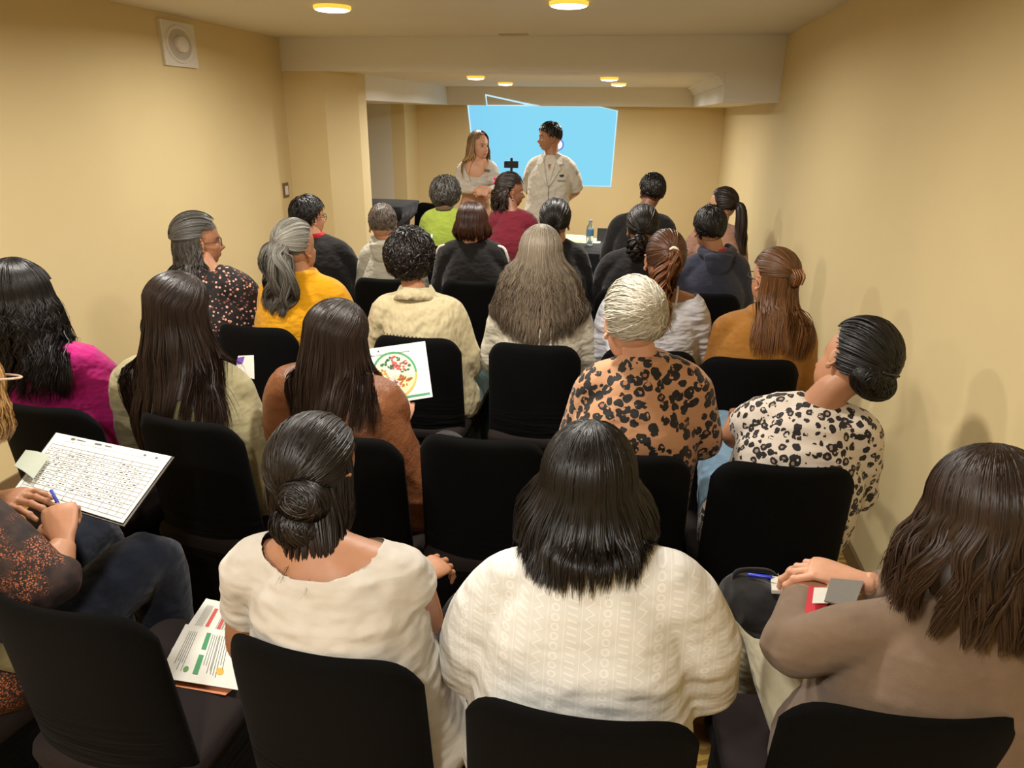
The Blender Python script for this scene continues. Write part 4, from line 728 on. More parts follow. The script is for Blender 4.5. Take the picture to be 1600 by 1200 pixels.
# row four -------------------------------------------------
c = person('person with short black hair and glasses in black below the light switch', hd(483, 336, 4.24), (-38, 0, 0), pr(462, 386, 4.24), pr(530, 390, 4.24), SKT['warm'], T['black'], T['black'], hip=(-1.88, 4.26, .53), w=.17, ww=.17, hw=.19, bulk=1.2, off=.016, seed=83, elR=pr(556, 430, 4.3))
h = Hair(c, 16); h.short(1100, .003, L=.06, lift=.06, vol=1.06, rnd=.25, lo=-.6); h.done(Hm['black']); glasses(c, MAT['black_plastic'])
mk('red_collar', *tube([c['nb']+A(0, 0, .0), c['nb']+A(0, 0, .022)], [.066, .062], n=20, cap=.1), cloth('red_cotton', '#b5202a'), c['root'])
c = person('person with cropped grey-brown hair in a pale grey hoodie beside the column', hd(598, 348, 4.24), (18, -8, 0), pr(580, 396, 4.24), pr(636, 398, 4.24), SKT['mid'], T['hoodie'], T['charc'], hip=(-1.43, 4.26, .53), w=.165, ww=.165, hw=.18, bulk=1.15, off=.02, seed=85, collar='hood')
h = Hair(c, 17); h.short(1000, .0028, L=.03, lift=.01, vol=1.01, rnd=.2, lo=-.6); h.done(Hm['buzz'])
c = person('woman with a red-brown bob in a black top with white shoulder stripes', hd(738, 348, 4.24), (0, -4, 0), pr(702, 396, 4.24), pr(774, 397, 4.24), SKT['warm'], T['black'], T['charc'], hip=(-.90, 4.26, .53), w=.185, ww=.195, hw=.2, bulk=1.25, off=.018, seed=87)
h = Hair(c, 18); h.drape(.115, 1500, .003, crown=(0, .1, 1), Wf=(1.1, 1.2, 1.2), Df=(1.05, 1.0, .9), wave=(.004, 1), vol=1.10, Lvar=.35, K=24, ck=.5, ang=112, tipin=.3); h.done(Hm['redbrown'])
for s_, sh, el in ((-1, c['shL'], c['eL']), (1, c['shR'], c['eR'])):
    mk('shoulder_stripe', *tube([lerp(c['nb'], sh, .75)+A(0, -.02, .035), sh+A(s_*.045, -.02, .048), sh+A(s_*.075, -.018, .0), lerp(sh, el, .35)+A(s_*.06, -.02, 0)], .008, .016, side=(0, 0, 1), n=10, sub=12), plain('white_stripe', '#d8d0c4', .8), c['root'])
c = person('woman with a low black bun in black, fourth row right of the red-brown bob', hd(868, 343, 4.24), (0, -4, 0), pr(842, 396, 4.24), pr(900, 397, 4.24), SKT['warm'], T['black'], T['charc'], hip=(-.42, 4.26, .53), w=.16, ww=.16, hw=.18, bulk=1.1, off=.018, seed=89)
h = Hair(c, 19); h.pull((0, -.85, -.5), 1300, .0028, lift=.05, vol=1.06); h.bun((0, -.115, -.075), (.04, .03, .032), 260, .0028); h.done(Hm['black'])
c = person('woman with a dark curly low ponytail in black, fourth row right of the bottle', hd(1003, 353, 4.24), (8, -4, 0), pr(955, 412, 4.24), pr(1035, 410, 4.24), SKT['mid'], T['black'], T['charc'], hip=(.03, 4.26, .53), w=.175, ww=.175, hw=.19, bulk=1.2, off=.018, seed=91)
h = Hair(c, 20); h.pull((-.05, -.9, -.35), 1300, .0028, lift=.06, vol=1.07, messy=.03); b = c['hc']
h.bundle([h.W(A(0, -.10, -.05)), b+A(-.02, -.135, -.10), b+A(-.03, -.14, -.17)], [.03, .05, .03], 500, .0028, wave=(.013, 3), K=8, Lvar=.4, collide=True); h.done(Hm['bk2'])
c = person('person with short black hair in a navy hoodie, fourth row right', hd(1108, 354, 4.24), (16, -8, 0), pr(1085, 416, 4.24), pr(1150, 414, 4.24), SKT['mid'], T['navy'], T['charc'], hip=(.46, 4.26, .53), w=.175, ww=.175, hw=.19, bulk=1.2, off=.018, seed=93, collar='hood')
h = Hair(c, 21); h.short(1200, .0028, L=.05, lift=.03, vol=1.04, rnd=.2, lo=-.6); h.done(Hm['black'])
mk('red_shirt_collar', *tube([c['nb']+A(0, 0, .012), c['nb']+A(0, 0, .03)], [.062, .058], n=18, cap=.1), cloth('red_cotton_2', '#b03038'), c['root'])
# front row ------------------------------------------------
c = person('woman with short grey wavy hair in a lime green top, front row left', hd(697, 303, 5.44), (-10, -4, 0), pr(672, 342, 5.38), pr(720, 343, 5.38), SKT['warm'], T['lime'], T['charc'], hip=(-1.42, 5.4, .53), w=.18, ww=.18, hw=.19, bulk=1.15, off=.018, seed=95)
h = Hair(c, 22); h.short(1000, .0034, L=.085, lift=.12, curl=.008, cf=.6, vol=1.14, rnd=.35, lo=-.8); h.done(Hm['saltp'])
mk('brown_collar', *tube([c['nb']+A(0, 0, .0), c['nb']+A(0, 0, .02)], [.074, .066], n=18, cap=.1), plain('brown_knit', '#4c3a24', .9), c['root'])
c = person('woman in a maroon top with curly dark hair and a pink flower, looking right', hd(799, 296, 5.44), (-68, -6, 0), pr(776, 344, 5.38), pr(824, 346, 5.38), SKT['tan'], T['maroon'], T['charc'], hip=(-.91, 5.4, .53), w=.195, ww=.20, hw=.2, d=.13, bulk=1.25, off=.018, seed=97, eyes=True)
h = Hair(c, 23); h.drape(.20, 900, .0034, Wf=(1.1, 1.2, 1.1), Df=(1.15, 1.2, 1.0), wave=(.012, 2.5), vol=1.08, Lvar=.5, ang=72, K=18, ck=.6); h.pull((.0, -.98, .1), 600, .0032, vol=1.08, cond=lambda d: d[:, 2] > 0, cap=False); h.done(Hm['dbrown'])
fc = h.W(A(-.065, -.085, .045)); g = G()
for k in range(5): a_ = k*1.2566; g.add(*ellip(fc+c['Rh']@A(-.012+.0*k, .024*math.cos(a_)-.01, .024*math.sin(a_)), (.008, .019, .012), 2, c['Rh']@np.array(Matrix.Rotation(a_, 3, 'X'))))
g.add(*ellip(fc+c['Rh']@A(-.02, -.01, 0), (.008,)*3, 2)); mk('flower_clip', *g.get(), plain('pink_petals', '#d8266e', .6), c['root'])
mk('earring', *ellip(h.W(A(.082, .0, -.068)), (.006, .006, .010), 2), ST, c['root'])
c = person('man with short black hair in a black shirt sitting by the black table', hd(1018, 297, 5.44), (22, 0, 3), pr(968, 350, 5.38), pr(1038, 350, 5.38), SKT['deep'], T['black'], T['charc'], hip=(.08, 5.4, .53), w=.185, ww=.17, hw=.18, bulk=1.2, off=.016, seed=99, collar='band', neckr=.058)
h = Hair(c, 24); h.short(1000, .0034, L=.045, lift=.05, vol=1.06, rnd=.3, lo=-.3); h.done(Hm['black'])
c = person('woman in a mauve top with long dark ponytail, front row right', hd(1128, 319, 5.44), (48, 0, 0), pr(1092, 368, 5.40), pr(1150, 368, 5.36), SKT['light'], T['mauve'], T['charc'], hip=(.66, 5.4, .53), w=.165, ww=.165, hw=.18, bulk=1.1, off=.018, seed=101, yaw=10)
h = Hair(c, 25); h.pull((.0, -.97, .1), 900, .0032, vol=1.05, lift=.03); b = c['hc']; bk_ = h.W(A(0, -.11, .0))
h.bundle([bk_, bk_+A(.035, -.03, -.01), bk_+A(.05, -.055, -.12), bk_+A(.045, -.06, -.24), bk_+A(.035, -.06, -.36)], [.018, .034, .042, .042, .02], 600, .0032, wave=(.002, 1), K=8, Lvar=.2, collide=True); h.done(Hm['dbrown']); glasses(c, plain('thin_glasses', '#8a7a60', .3))
# the two speakers, standing --------------------------------
gr = 'the two speakers standing at the front'
c = person('standing woman with long ash-blond hair and white crop top, hands clasped', hd(749, 226, 6.6), (-128, 2, -2), pr(768, 260, 6.58), pr(724, 260, 6.58), SKT['light'], T['white'], T['beige'], hem=.42, hip=(-1.46, 6.62, .98), w=.135, ww=.115, hw=.15, d=.09, bulk=.92, off=.010, slouch=-.02, standing=True, yaw=172, seed=103, eyes=True, group=gr, scoop=((pr(770, 264, 6.58)+pr(722, 264, 6.58))/2+A(0, -.07, .07), (.10, .14, .13)),
           elL=pr(778, 295, 6.55), elR=pr(713, 296, 6.55), wrL=pr(763, 298, 6.36), wrR=pr(746, 298, 6.36), lhand=dict(d=(-1, -.2, -.1), n=(0, -1, .4), curl=.7), rhand=dict(d=(1, -.2, -.1), n=(0, -1, .4), curl=.7))
h = Hair(c, 26); h.drape(.32, 1500, .0032, crown=(0, .3, .95), Wf=(1.1, 1.15, 1.1, 1.0), Df=(1.05, 1.0, .9), wave=(.008, 2), vol=1.07, Lvar=.35, ang=112, K=30, front=135); h.done(Hm['ombre'])
mk('name_badge', *box(*(lambda q: (q[0]-.025, q[0]+.025, q[1]-.1, q[1]-.092, q[2]-.008, q[2]+.008))(pr(764, 265, 6.6))), MAT['brown_plastic'], c['root'], smooth=False)
c = person('man in a white short-sleeved coat, standing with hands behind his back', hd(858, 212, 6.6), (112, -4, 0), pr(886, 256, 6.6), pr(836, 256, 6.6), SKT['mid'], T['coat'], T['coat'], hip=(-.78, 6.62, .98), w=.17, ww=.17, hw=.19, d=.11, bulk=1.0, off=.022, fold=.003, slouch=-.02, standing=True, yaw=180, seed=107, eyes=True, group=gr, sleeve=(1, 1), sleeve_puff=.012,
           elL=pr(901, 296, 6.68), elR=pr(826, 296, 6.68), wrL=pr(878, 318, 6.86), wrR=pr(852, 318, 6.86), torso_name='coat', neckr=.058)
MN = c; h = Hair(c, 27); h.short(900, .0034, L=.04, lift=.02, vol=1.03, rnd=.25, lo=-.25, front=.2); h.done(Hm['black'])
nb = c['nb']; sk = SKT['mid']
def cp(x, z, d=0): # point on the coat front
    hit = c['bvh'].ray_cast(Vector((nb[0]+x, nb[1]-1.0, nb[2]+z)), Vector((0, 1, 0)))[0]; y = hit[1] if hit else nb[1]-.1; return A(nb[0]+x, y-.010-d, nb[2]+z)
def patch(name, pts, m, d=0, cpf=cp, th=.006):
    P = [cpf(x, z, d) for x, z in pts]; n = len(P); V = P+[p+A(0, th, 0) for p in P]; return mk(name, V, [tuple(range(n)), tuple(range(2*n-1, n-1, -1))]+[(i, n+i, n+(i+1) % n, (i+1) % n) for i in range(n)], m, c['root'], smooth=False)
patch('undershirt', [(-.055, .0), (.055, .0), (.05, -.17), (0, -.27), (-.05, -.17)], T['white'], .001); patch('neck_opening', [(-.05, .02), (.05, .02), (0, -.115)], sk, .006)
for s_ in (-1, 1): patch('lapel', [(s_*.05, .03), (s_*.095, .0), (s_*.115, -.07), (s_*.085, -.075), (s_*.10, -.11), (s_*.012, -.25), (s_*.035, -.12), (s_*.055, -.04)], T['coat'], .016)
patch('coat_opening', [(-.003, -.25), (.003, -.25), (.004, -.62), (-.004, -.62)], plain('fold_line', '#8f897c', .9), .003)
patch('chest_logo', [(.09, -.16), (.13, -.155), (.128, -.172), (.10, -.175)], plain('dark_embroidery', '#3a3a36', .8), .003)
patch('chest_pocket', [(.075, -.20), (.15, -.205), (.145, -.215), (.08, -.212)], plain('pocket_edge', '#9a9486', .9), .003)
q = c['shL']; mk('sleeve_emblem', *ellip(lerp(c['shL'], c['eL'], .35)+A(.055, -.045, 0), (.012, .010, .03), 2), plain('grey_emblem', '#8e8e88', .8), c['root'])
# ---------------------------------------------------------------- paper, pens, table and the rest
def pd(px, py, d): return CAM + M @ (np.array([px-800, 600-py, F])*(d/F))
PAPER = plain('white_paper', '#d6d4ca', .6); INK = plain('grey_print', '#55544f', .8); INKD = plain('dark_print', '#3c3c3e', .8); GRN = plain('green_print', '#3f8a5a', .7)
class Sheet:
    def __init__(s, name, label, cat, corners, mat=PAPER, th=.0015, group=None, bend=0.0):
        s.c = [np.asarray(q, float) for q in corners]; s.n = nrm(np.cross(s.c[1]-s.c[0], s.c[3]-s.c[0])); s.bend = bend
        if np.dot(s.n, CAM-s.c[0]) < 0: s.n = -s.n
        lo = min(q[2] for q in s.c); ctr = np.mean(s.c, 0); s.t = thing(name, label, cat, (ctr[0], ctr[1], lo), group)
        n = 10; V = [s.at(i/n, j/n, d) for d in (0, -th) for j in range(n+1) for i in range(n+1)]; k = (n+1)**2; Fc = []
        for j in range(n):
            for i in range(n): a = j*(n+1)+i; Fc += [(a, a+1, a+n+2, a+n+1), (k+a+n+1, k+a+n+2, k+a+1, k+a)]
        b = [i for i in range(n+1)]+[j*(n+1)+n for j in range(1, n+1)]+[n*(n+1)+i for i in range(n-1, -1, -1)]+[j*(n+1) for j in range(n-1, 0, -1)]
        for q in range(len(b)): Fc.append((b[q], b[(q+1) % len(b)], k+b[(q+1) % len(b)], k+b[q]))
        mk('sheet', V, Fc, mat, s.t, smooth=False)
    def at(s, u, v, d=0):                           # u to the right, v down
        a, b, c, e = s.c; p = a*(1-u)*(1-v)+b*u*(1-v)+c*u*v+e*(1-u)*v; return p+s.n*(d+s.bend*math.sin(math.pi*u))
    def quads(s, name, qs, mat, d=.0009):
        V = []; Fc = []
        for q in qs:
            k = len(V); m = len(q); V += [s.at(u, v, d) for u, v in q]; Fc.append(tuple(range(k, k+m)))
        return mk(name, V, Fc, mat, s.t, smooth=False)
    def rect(s, u0, v0, u1, v1): return [(u0, v0), (u1, v0), (u1, v1), (u0, v1)]
    def disc(s, cu, cv, ru, rv, a0=0, a1=360, n=24, inner=None):
        a = np.radians(np.linspace(a0, a1, n)); P = [(cu+ru*math.cos(t), cv-rv*math.sin(t)) for t in a]
        if inner: return P+[(cu+ru*inner*math.cos(t), cv-rv*inner*math.sin(t)) for t in a[::-1]]
        return P+([(cu, cv)] if a1-a0 < 359 else [])
    def sector(s, cu, cv, ru, rv, a0, a1, inner, n=16):
        a = np.radians(np.linspace(a0, a1, n)); return [[(cu+ru*k*math.cos(t), cv-rv*k*math.sin(t)) for k, t in ((1, a[i]), (1, a[i+1]), (inner, a[i+1]), (inner, a[i]))] for i in range(n-1)]
def text_on(sh, txt, u, v, size, mat, d=.0012):
    cu = bpy.data.curves.new('txt', 'FONT'); cu.body = txt; cu.size = 1; cu.extrude = 0; o = bpy.data.objects.new('txt', cu); COL.objects.link(o)
    me = bpy.data.meshes.new_from_object(o.evaluated_get(bpy.context.evaluated_depsgraph_get())); V = np.array([q.co[:] for q in me.vertices]); Fc = [tuple(p.vertices) for p in me.polygons]
    bpy.data.objects.remove(o); W_ = V[:, 0].max(); 
    P = [sh.at(u+x/W_*size[0], v-y*size[1], d) for x, y in V[:, :2]]; mk('printed_title', P, Fc, mat, sh.t, smooth=False)
rr = random.Random(4)
# form on a clipboard
cb = [pz(88, 676, .935), pz(268, 713, .905), pz(192, 817, .885), pz(22, 765, .925)]
out = [q+(q-np.mean(cb, 0))*.035-A(0, 0, .004) for q in cb]
b = Sheet('clipboard', 'dark clipboard under the attendance form, held by the woman at far left', 'clipboard', out, plain('dark_board', '#3a3222', .5), th=.003)
f = Sheet('form', 'white form with a printed table and handwriting, on the clipboard at far left', 'paper', cb, th=.001)
rows = [.20+.058*i for i in range(14)]; L = [f.rect(.03, v, .97, v+.007) for v in rows]; L += [f.rect(u, .20, u+.005, .955) for u in (.03, .22, .30, .42, .50, .66, .74, .83, .90, .967)]+[f.rect(.12, .11, .97, .114), f.rect(.12, .11, .123, .2)]
f.quads('printed_table', L, plain('pale_table_print', '#8f8e88', .8)); Q = []
for r_ in range(10):
    for u0, u1 in ((.05, .2), (.23, .29), (.31, .40), (.43, .49), (.52, .64), (.68, .73), (.76, .82), (.85, .89)):
        u = u0
        while u < u1-.01: w_ = rr.uniform(.008, .03); v = rows[r_+1]+.03+rr.uniform(-.008, .008); Q.append([(u, v), (u+w_, v+rr.uniform(-.012, .012)), (u+w_, v+.007), (u, v+.009)]); u += w_+rr.uniform(.006, .03)
f.quads('handwriting', Q, INKD)
for s4 in (f.disc(.17, .055, .02, .022), f.rect(.20, .045, .28, .06), f.rect(.36, .04, .42, .065), f.rect(.45, .045, .51, .06), f.disc(.80, .07, .012, .014), f.disc(.90, .075, .012, .014)): f.quads('printed_logo', [s4], INK)
Sheet('card', 'small folded grey-green card tucked over the left edge of the form', 'card', [pz(40, 703, .945), pz(78, 712, .943), pz(52, 748, .940), pz(22, 728, .946)], plain('grey_green_card', '#a7ad9c', .7), bend=.004)
q0 = pz(80, 766, .965); q1 = pz(95, 795, .925)
t = thing('ballpoint_pen', 'blue pen in the hand of the woman writing on the form', 'pen', tuple(q1)); mk('barrel', *tube([q0, q1], .004, n=8), plain('blue_plastic', '#2233a8', .3), t); mk('tip', *tube([q1, q1+(q1-q0)*.2], [.003, .0008], n=8), ST, t)
# food chart
cc = [pd(556, 548, 2.66), pd(664, 533, 2.62), pd(676, 620, 2.50), pd(572, 637, 2.53)]
ch = Sheet('food_chart', 'white sheet with a round coloured food chart held by the woman in the leather jacket', 'paper', cc)
cu_, cv_, ru, rv = .50, .52, .33, .41
col = lambda n, c: plain(n, c, .7)
ch.quads('chart_disc', [ch.disc(cu_, cv_, ru*.97, rv*.97)], col('pale_cream_print', '#ecd9ae'), .0008)
ch.quads('chart_green_field', [ch.disc(cu_, cv_, ru*.88, rv*.88, -10, 150)], col('pale_green_print', '#b9dcb4'), .0010); ch.quads('chart_pink_field', [ch.disc(cu_, cv_, ru*.88, rv*.88, 215, 290)], col('pale_pink_print', '#e2a99c'), .0010); ch.quads('chart_orange_field', [ch.disc(cu_, cv_, ru*.88, rv*.88, 290, 350)], col('pale_orange_print', '#efc98d'), .0010)
ch.quads('chart_ring', ch.sector(cu_, cv_, ru, rv, -2, 160, .9), GRN, .0012); ch.quads('chart_ring', ch.sector(cu_, cv_, ru, rv, 285, 358, .9), col('orange_print', '#e09a4c'), .0012); ch.quads('chart_ring', ch.sector(cu_, cv_, ru, rv, 205, 285, .9), col('red_print', '#cf5a5c'), .0012)
for nm, cl, rg in (('printed_vegetables', '#3c5a34', (10, 140)), ('printed_vegetables', '#b04c4c', (20, 100)), ('printed_grains', '#9a5a28', (295, 345)), ('printed_grains', '#c28a46', (150, 205)), ('printed_meat', '#6c4654', (225, 285))):
    Q = []
    for k in range(24): a_ = math.radians(rr.uniform(*rg)); r_ = rr.uniform(.25, .8); Q.append(ch.disc(cu_+ru*r_*math.cos(a_), cv_-rv*r_*math.sin(a_), rr.uniform(.012, .03), rr.uniform(.014, .03), n=9))
    ch.quads(nm, Q, col('print_'+cl[1:], cl), .0014)
ch.quads('chart_band', [ch.rect(.0, .915, .97, .955)], GRN); ch.quads('printed_logo', [ch.disc(.32, .07, .012, .018)], INK); text_on(ch, 'del Bien Comer Saludable y Sostenible', .14, .155, (.62, .05), INKD)
# leaflets on the empty seat
def leaflet(lbl, px4, z, kind):
    s = Sheet('leaflet', lbl, 'leaflet', [pz(x, y, z+.001*i) for i, (x, y) in enumerate(px4)], th=.0012, group='leaflets on the empty seat'); c1 = GRN if kind else col('red_print_2', '#c4524a')
    s.quads('printed_headings', [s.rect(.40, .10, .47, .42), s.rect(.40, .52, .47, .86)] if kind else [s.rect(.30, .15, .37, .5), s.rect(.52, .3, .59, .62), s.rect(.52, .05, .59, .25)], c1)
    Q = []
    for u in [.50+.035*i for i in range(4)]+[.62+.035*i for i in range(5)]+[.12+.03*i for i in range(5)]: Q.append(s.rect(u, .12, u+.008, .12+rr.uniform(.5, .75)))
    s.quads('printed_lines', Q, INK); s.quads('printed_fruit', [s.disc(.80, .3, .06, .08), s.disc(.74, .75, .05, .06)], col('fruit_print_%d' % kind, '#d0443a' if not kind else '#e0a83c')); s.quads('printed_fruit', [s.disc(.86, .4, .04, .05), s.disc(.30, .8, .035, .05)], col('leaf_print_%d' % kind, '#5c8a4a'))
leaflet('leaflet with red headings on the empty seat at left, the upper of two', [(322, 935), (392, 950), (362, 1040), (268, 1015)], .492, 0)
leaflet('leaflet with green headings on the empty seat at left, the lower of two', [(290, 975), (382, 990), (372, 1078), (246, 1058)], .496, 1)
Sheet('brochure', 'orange edged brochure under the leaflets on the empty seat', 'brochure', [pz(262, 1062, .488), pz(372, 1070, .488), pz(352, 1086, .488), pz(272, 1072, .488)], plain('orange_brochure', '#c98058', .7))
# things on the lap of the woman in taupe
Sheet('booklet', 'red and white booklet on the lap of the woman in the taupe cardigan', 'booklet', [pd(1264, 916, 1.46), pd(1295, 917, 1.46), pd(1290, 962, 1.38), pd(1256, 966, 1.38)], plain('red_cover', '#c03440', .5), th=.004)
Sheet('loose_sheet', 'white sheet inside the red booklet on the taupe woman\'s lap', 'paper', [pd(1272, 918, 1.45), pd(1298, 918, 1.45), pd(1294, 942, 1.40), pd(1269, 942, 1.40)], PAPER)
Sheet('folder', 'translucent grey folder behind the red booklet at bottom right', 'folder', [pd(1298, 903, 1.47), pd(1350, 908, 1.46), pd(1334, 950, 1.38), pd(1288, 938, 1.40)], plain('grey_folder', '#7c7a76', .3), th=.003)
n_ = Sheet('spiral_notebook', 'spiral notebook on a black bag beside the taupe woman\'s hands', 'notebook', [pd(1204, 899, 1.66), pd(1262, 899, 1.66), pd(1252, 925, 1.58), pd(1206, 922, 1.58)], PAPER, th=.008)
for k in range(6): a_ = np.linspace(0, 6.28, 9); p_ = n_.at(.05+.15*k, .0); mk('spiral_ring', *tube([p_+A(0, .004*math.cos(t_), .004*math.sin(t_)) for t_ in a_], .0009, n=5, cap=0), MAT['silver'], n_.t)
t = thing('ballpoint_pen', 'blue pen lying on the notebook at bottom right', 'pen', tuple(pd(1190, 902, 1.60))); mk('barrel', *tube([pd(1170, 898, 1.64), pd(1205, 902, 1.62)], .0045, n=8), plain('blue_plastic_2', '#2436c0', .3), t); mk('tip', *tube([pd(1205, 902, 1.62), pd(1210, 902.5, 1.617)], [.003, .001], n=8), ST, t)
g = G(); c0 = pd(1186, 945, 1.64); g.add(*ellip(c0, (.085, .11, .055), 4, rotm(20, 0, 10))); V, Fc, N = remesh(g, .008, 2); V = folds(V, N, .008, 5, (22, 22, 22))
t = thing('handbag', 'soft black bag on the lap under the notebook, bottom right', 'bag', (c0[0], c0[1], c0[2]-.05)); mk('bag_body', V, Fc, T['black'], t); mk('bag_handle', *tube([c0+A(-.06, .02, .04), c0+A(-.05, .03, .065), c0+A(.02, .05, .06), c0+A(.05, .04, .04)], .006, n=8, sub=14), T['black'], t)
# other papers
Sheet('notes', 'white paper with a purple mark beside the pale wool sweater', 'paper', [pr(372, 556, 2.55), pr(396, 555, 2.5), pr(397, 592, 2.42), pr(366, 586, 2.5)], PAPER).quads('purple_mark', [[(.0, .1), (.45, .05), (.35, .4), (.0, .45)]], plain('purple_print', '#6a45a8', .6))
s_ = Sheet('flyer', 'small pale cyan flyer behind the cream blouse wearer\'s hair', 'flyer', [pr(664, 368, 4.62), pr(676, 366, 4.62), pr(674, 384, 4.55), pr(664, 384, 4.55)], plain('cyan_flyer', '#a8d4d6', .6)); s_.quads('printed_bars', [s_.rect(.2, .1, .35, .8), s_.rect(.55, .1, .7, .8)], plain('blue_print', '#3d7fa8', .7))
# black table at the front
def table(name, label, x0, x1, y0, y1, z, mat, drop=None):
    t = thing(name, label, 'table', ((x0+x1)/2, (y0+y1)/2, 0)); n = 160; a = np.linspace(0, 1, n, endpoint=False); cx, cy, hx, hy = (x0+x1)/2, (y0+y1)/2, (x1-x0)/2, (y1-y0)/2
    th = a*2*math.pi; c, s = np.cos(th), np.sin(th); k = .12; X = np.sign(c)*np.abs(c)**k; Y = np.sign(s)*np.abs(s)**k
    def ring(e, z, f=0): w_ = 1+0*th; o = e+f*np.sin(th*23)+f*.5*np.sin(th*37+1); return np.stack([cx+X*(hx+o), cy+Y*(hy+o), z+0*th], 1)
    R = [ring(.035, .01, .022), ring(.028, z*.4, .016), ring(.012, z*.8, .008), ring(.004, z-.02, .001), ring(0, z-.004), ring(-.006, z)]
    V = np.concatenate(R); Fc = [(i*n+j, i*n+(j+1) % n, (i+1)*n+(j+1) % n, (i+1)*n+j) for i in range(len(R)-1) for j in range(n)]+[tuple((len(R)-1)*n+j for j in range(n))]
    mk('tablecloth', V, Fc, mat, t)
    mk('tabletop', *box(x0+.01, x1-.01, y0+.01, y1-.01, z-.03, z-.008), MAT['brown_plastic'], t, smooth=False)
    for sx in (x0+.05, x1-.05):
        for sy in (y0+.05, y1-.05): mk('leg', *tube([(sx, sy, .005), (sx, sy, z-.03)], .015, n=10), ST, t)
    return t
TZ = .75
tl = pz(893, 369, TZ); tb = pz(921, 384, TZ); tr = pz(1000, 398, TZ)
table('cloth_covered_table', 'long table under a black cloth in front of the seated man in black', -.52, .75, tr[1]-.05, tr[1]+.62, TZ, MAT['black_cloth'])
def bottle(p):
    t = thing('water_bottle', 'clear plastic water bottle with blue label standing on the black table', 'bottle', tuple(p)); g = NG('clear_plastic'); g.base((.75, .88, .95)); g.p(Roughness=.08); g.b.inputs['Transmission Weight'].default_value = .85; g.b.inputs['IOR'].default_value = 1.2
    def lat(pf, name, m):
        n = 20; a = np.linspace(0, 6.283, n, endpoint=False); V = np.concatenate([np.stack([p[0]+r*np.cos(a), p[1]+r*np.sin(a), p[2]+z+0*a], 1) for r, z in pf]); mk(name, V, [(i*n+j, i*n+(j+1) % n, (i+1)*n+(j+1) % n, (i+1)*n+j) for i in range(len(pf)-1) for j in range(n)]+[tuple(range(n-1, -1, -1)), tuple((len(pf)-1)*n+j for j in range(n))], m, t)
    lat([(.028, 0), (.033, .01), (.031, .03), (.033, .05), (.031, .07), (.033, .13), (.031, .16), (.014, .195), (.013, .205)], 'bottle_body', g.m); lat([(.0335, .085), (.0337, .09), (.0337, .135), (.0335, .14)], 'label', plain('blue_label', '#5f95b8', .4)); lat([(.0145, .202), (.0145, .222), (.012, .225)], 'cap', plain('pale_blue_cap', '#a9cbe0', .4))
bottle(pz(921, 383, TZ+.001))
def psheet(lbl, px4, z, m=PAPER): return Sheet('paper_stack', lbl, 'paper', [pz(x, y, z) for x, y in px4], m, th=.004)
psheet('cream papers on the left end of the black table', [(885, 366), (915, 368), (918, 380), (880, 378)], TZ+.006, plain('cream_paper', '#e6dcae', .7)); psheet('white sheet beside the water bottle on the black table', [(926, 372), (940, 373), (938, 380), (926, 380)], TZ+.005)
p = pz(944, 378, TZ+.001); t = thing('tablet', 'black tablet propped up beside the water bottle', 'tablet', tuple(p)); V = [p+A(x, y, z) for y0, y1 in ((0, .07),) for x in (-.07, .09) for (y, z) in ((0, 0), (.012, 0), (.075, .11), (.063, .115))]
mk('tablet_body', V, [(0, 1, 2, 3), (7, 6, 5, 4), (0, 4, 5, 1), (1, 5, 6, 2), (2, 6, 7, 3), (3, 7, 4, 0)], MAT['black_plastic'], t, smooth=False); mk('stand', *box(p[0]-.02, p[0]+.04, p[1]+.05, p[1]+.10, p[2], p[2]+.012), MAT['black_plastic'], t, smooth=False)
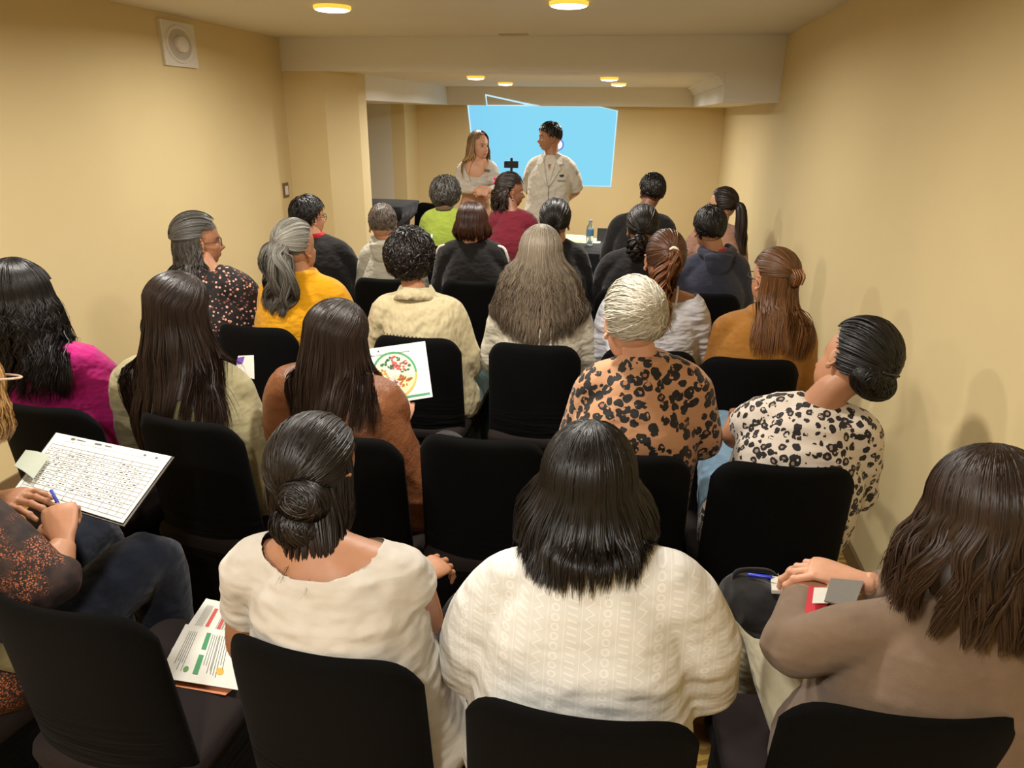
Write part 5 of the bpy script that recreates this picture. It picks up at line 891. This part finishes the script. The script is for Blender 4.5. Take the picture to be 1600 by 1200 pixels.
# phone on tripod
q = pr(799, 257, 6.35); t = thing('phone_tripod', 'slim black tripod holding a phone sideways between the two speakers', 'tripod', (q[0], q[1], 0))
mk('pole', *tube([(q[0], q[1], .35), (q[0], q[1], q[2]-.045)], .009, n=10), MAT['black_plastic'], t)
for k in range(3): a_ = k*2.094+.5; mk('leg', *tube([(q[0], q[1], .42), (q[0]+.24*math.cos(a_), q[1]+.24*math.sin(a_), .006)], .008, n=8), MAT['black_plastic'], t)
mk('clamp', *tube([q+A(0, .004, -.06), q+A(0, .012, 0), q+A(0, .004, .05)], .011, n=8), MAT['black_plastic'], t)
t = thing('phone', 'black phone held sideways on the tripod between the two speakers', 'phone', tuple(q+A(0, 0, -.034))); mk('phone_body', *box(q[0]-.062, q[0]+.062, q[1]-.012, q[1]-.002, q[2]-.028, q[2]+.028), MAT['black_plastic'], t, smooth=False); mk('camera_bump', *box(q[0]-.055, q[0]-.035, q[1]-.016, q[1]-.012, q[2]+.002, q[2]+.022), plain('phone_glass', '#1a1c22', .1), t, smooth=False)
# tall cloth-draped table in the alcove, and the chair beside it
def draped(x0, x1, y0, y1, z):
    t = thing('draped_side_table', 'tall table draped in dark navy cloth, behind the column', 'table', ((x0+x1)/2, (y0+y1)/2, 0)); cx, cy, hx, hy = (x0+x1)/2, (y0+y1)/2, (x1-x0)/2, (y1-y0)/2; n = 96; th = np.linspace(0, 2*math.pi, n, endpoint=False); c, s = np.cos(th), np.sin(th); X = np.sign(c)*np.abs(c)**.15; Y = np.sign(s)*np.abs(s)**.15
    def ring(k, z, f=0): return np.stack([cx+X*hx*k+f*np.sin(th*9)*c, cy+Y*hy*k+f*np.sin(th*9)*s, z+0*th], 1)
    R = [ring(.85, .01, .05), ring(.72, .25, .04), ring(.68, z*.5, .03), ring(.78, z*.78, .02), ring(.97, z-.12, .008), ring(1, z-.06), ring(1.0, z-.005), ring(.98, z)]
    V = np.concatenate(R); mk('tablecloth', V, [(i*n+j, i*n+(j+1) % n, (i+1)*n+(j+1) % n, (i+1)*n+j) for i in range(len(R)-1) for j in range(n)]+[tuple((len(R)-1)*n+j for j in range(n))], MAT['black_cloth'], t)
    mk('pedestal', *tube([(cx, cy, .01), (cx, cy, z-.03)], .04, n=12), MAT['black_plastic'], t)
lp = pr(649, 322, 7.35); draped(-3.35, lp[0]-.10, 7.2, 7.9, lp[2])
chair(-2.18, 7.75, 150, 'black-covered chair turned sideways beside the draped table')
wallbox('baseboard_left', MAT['brown_plastic'], XL, XL+.015, YN, YS, 0, .08); wallbox('baseboard_right', MAT['brown_plastic'], XR-.015, XR, YN, YE, 0, .08)
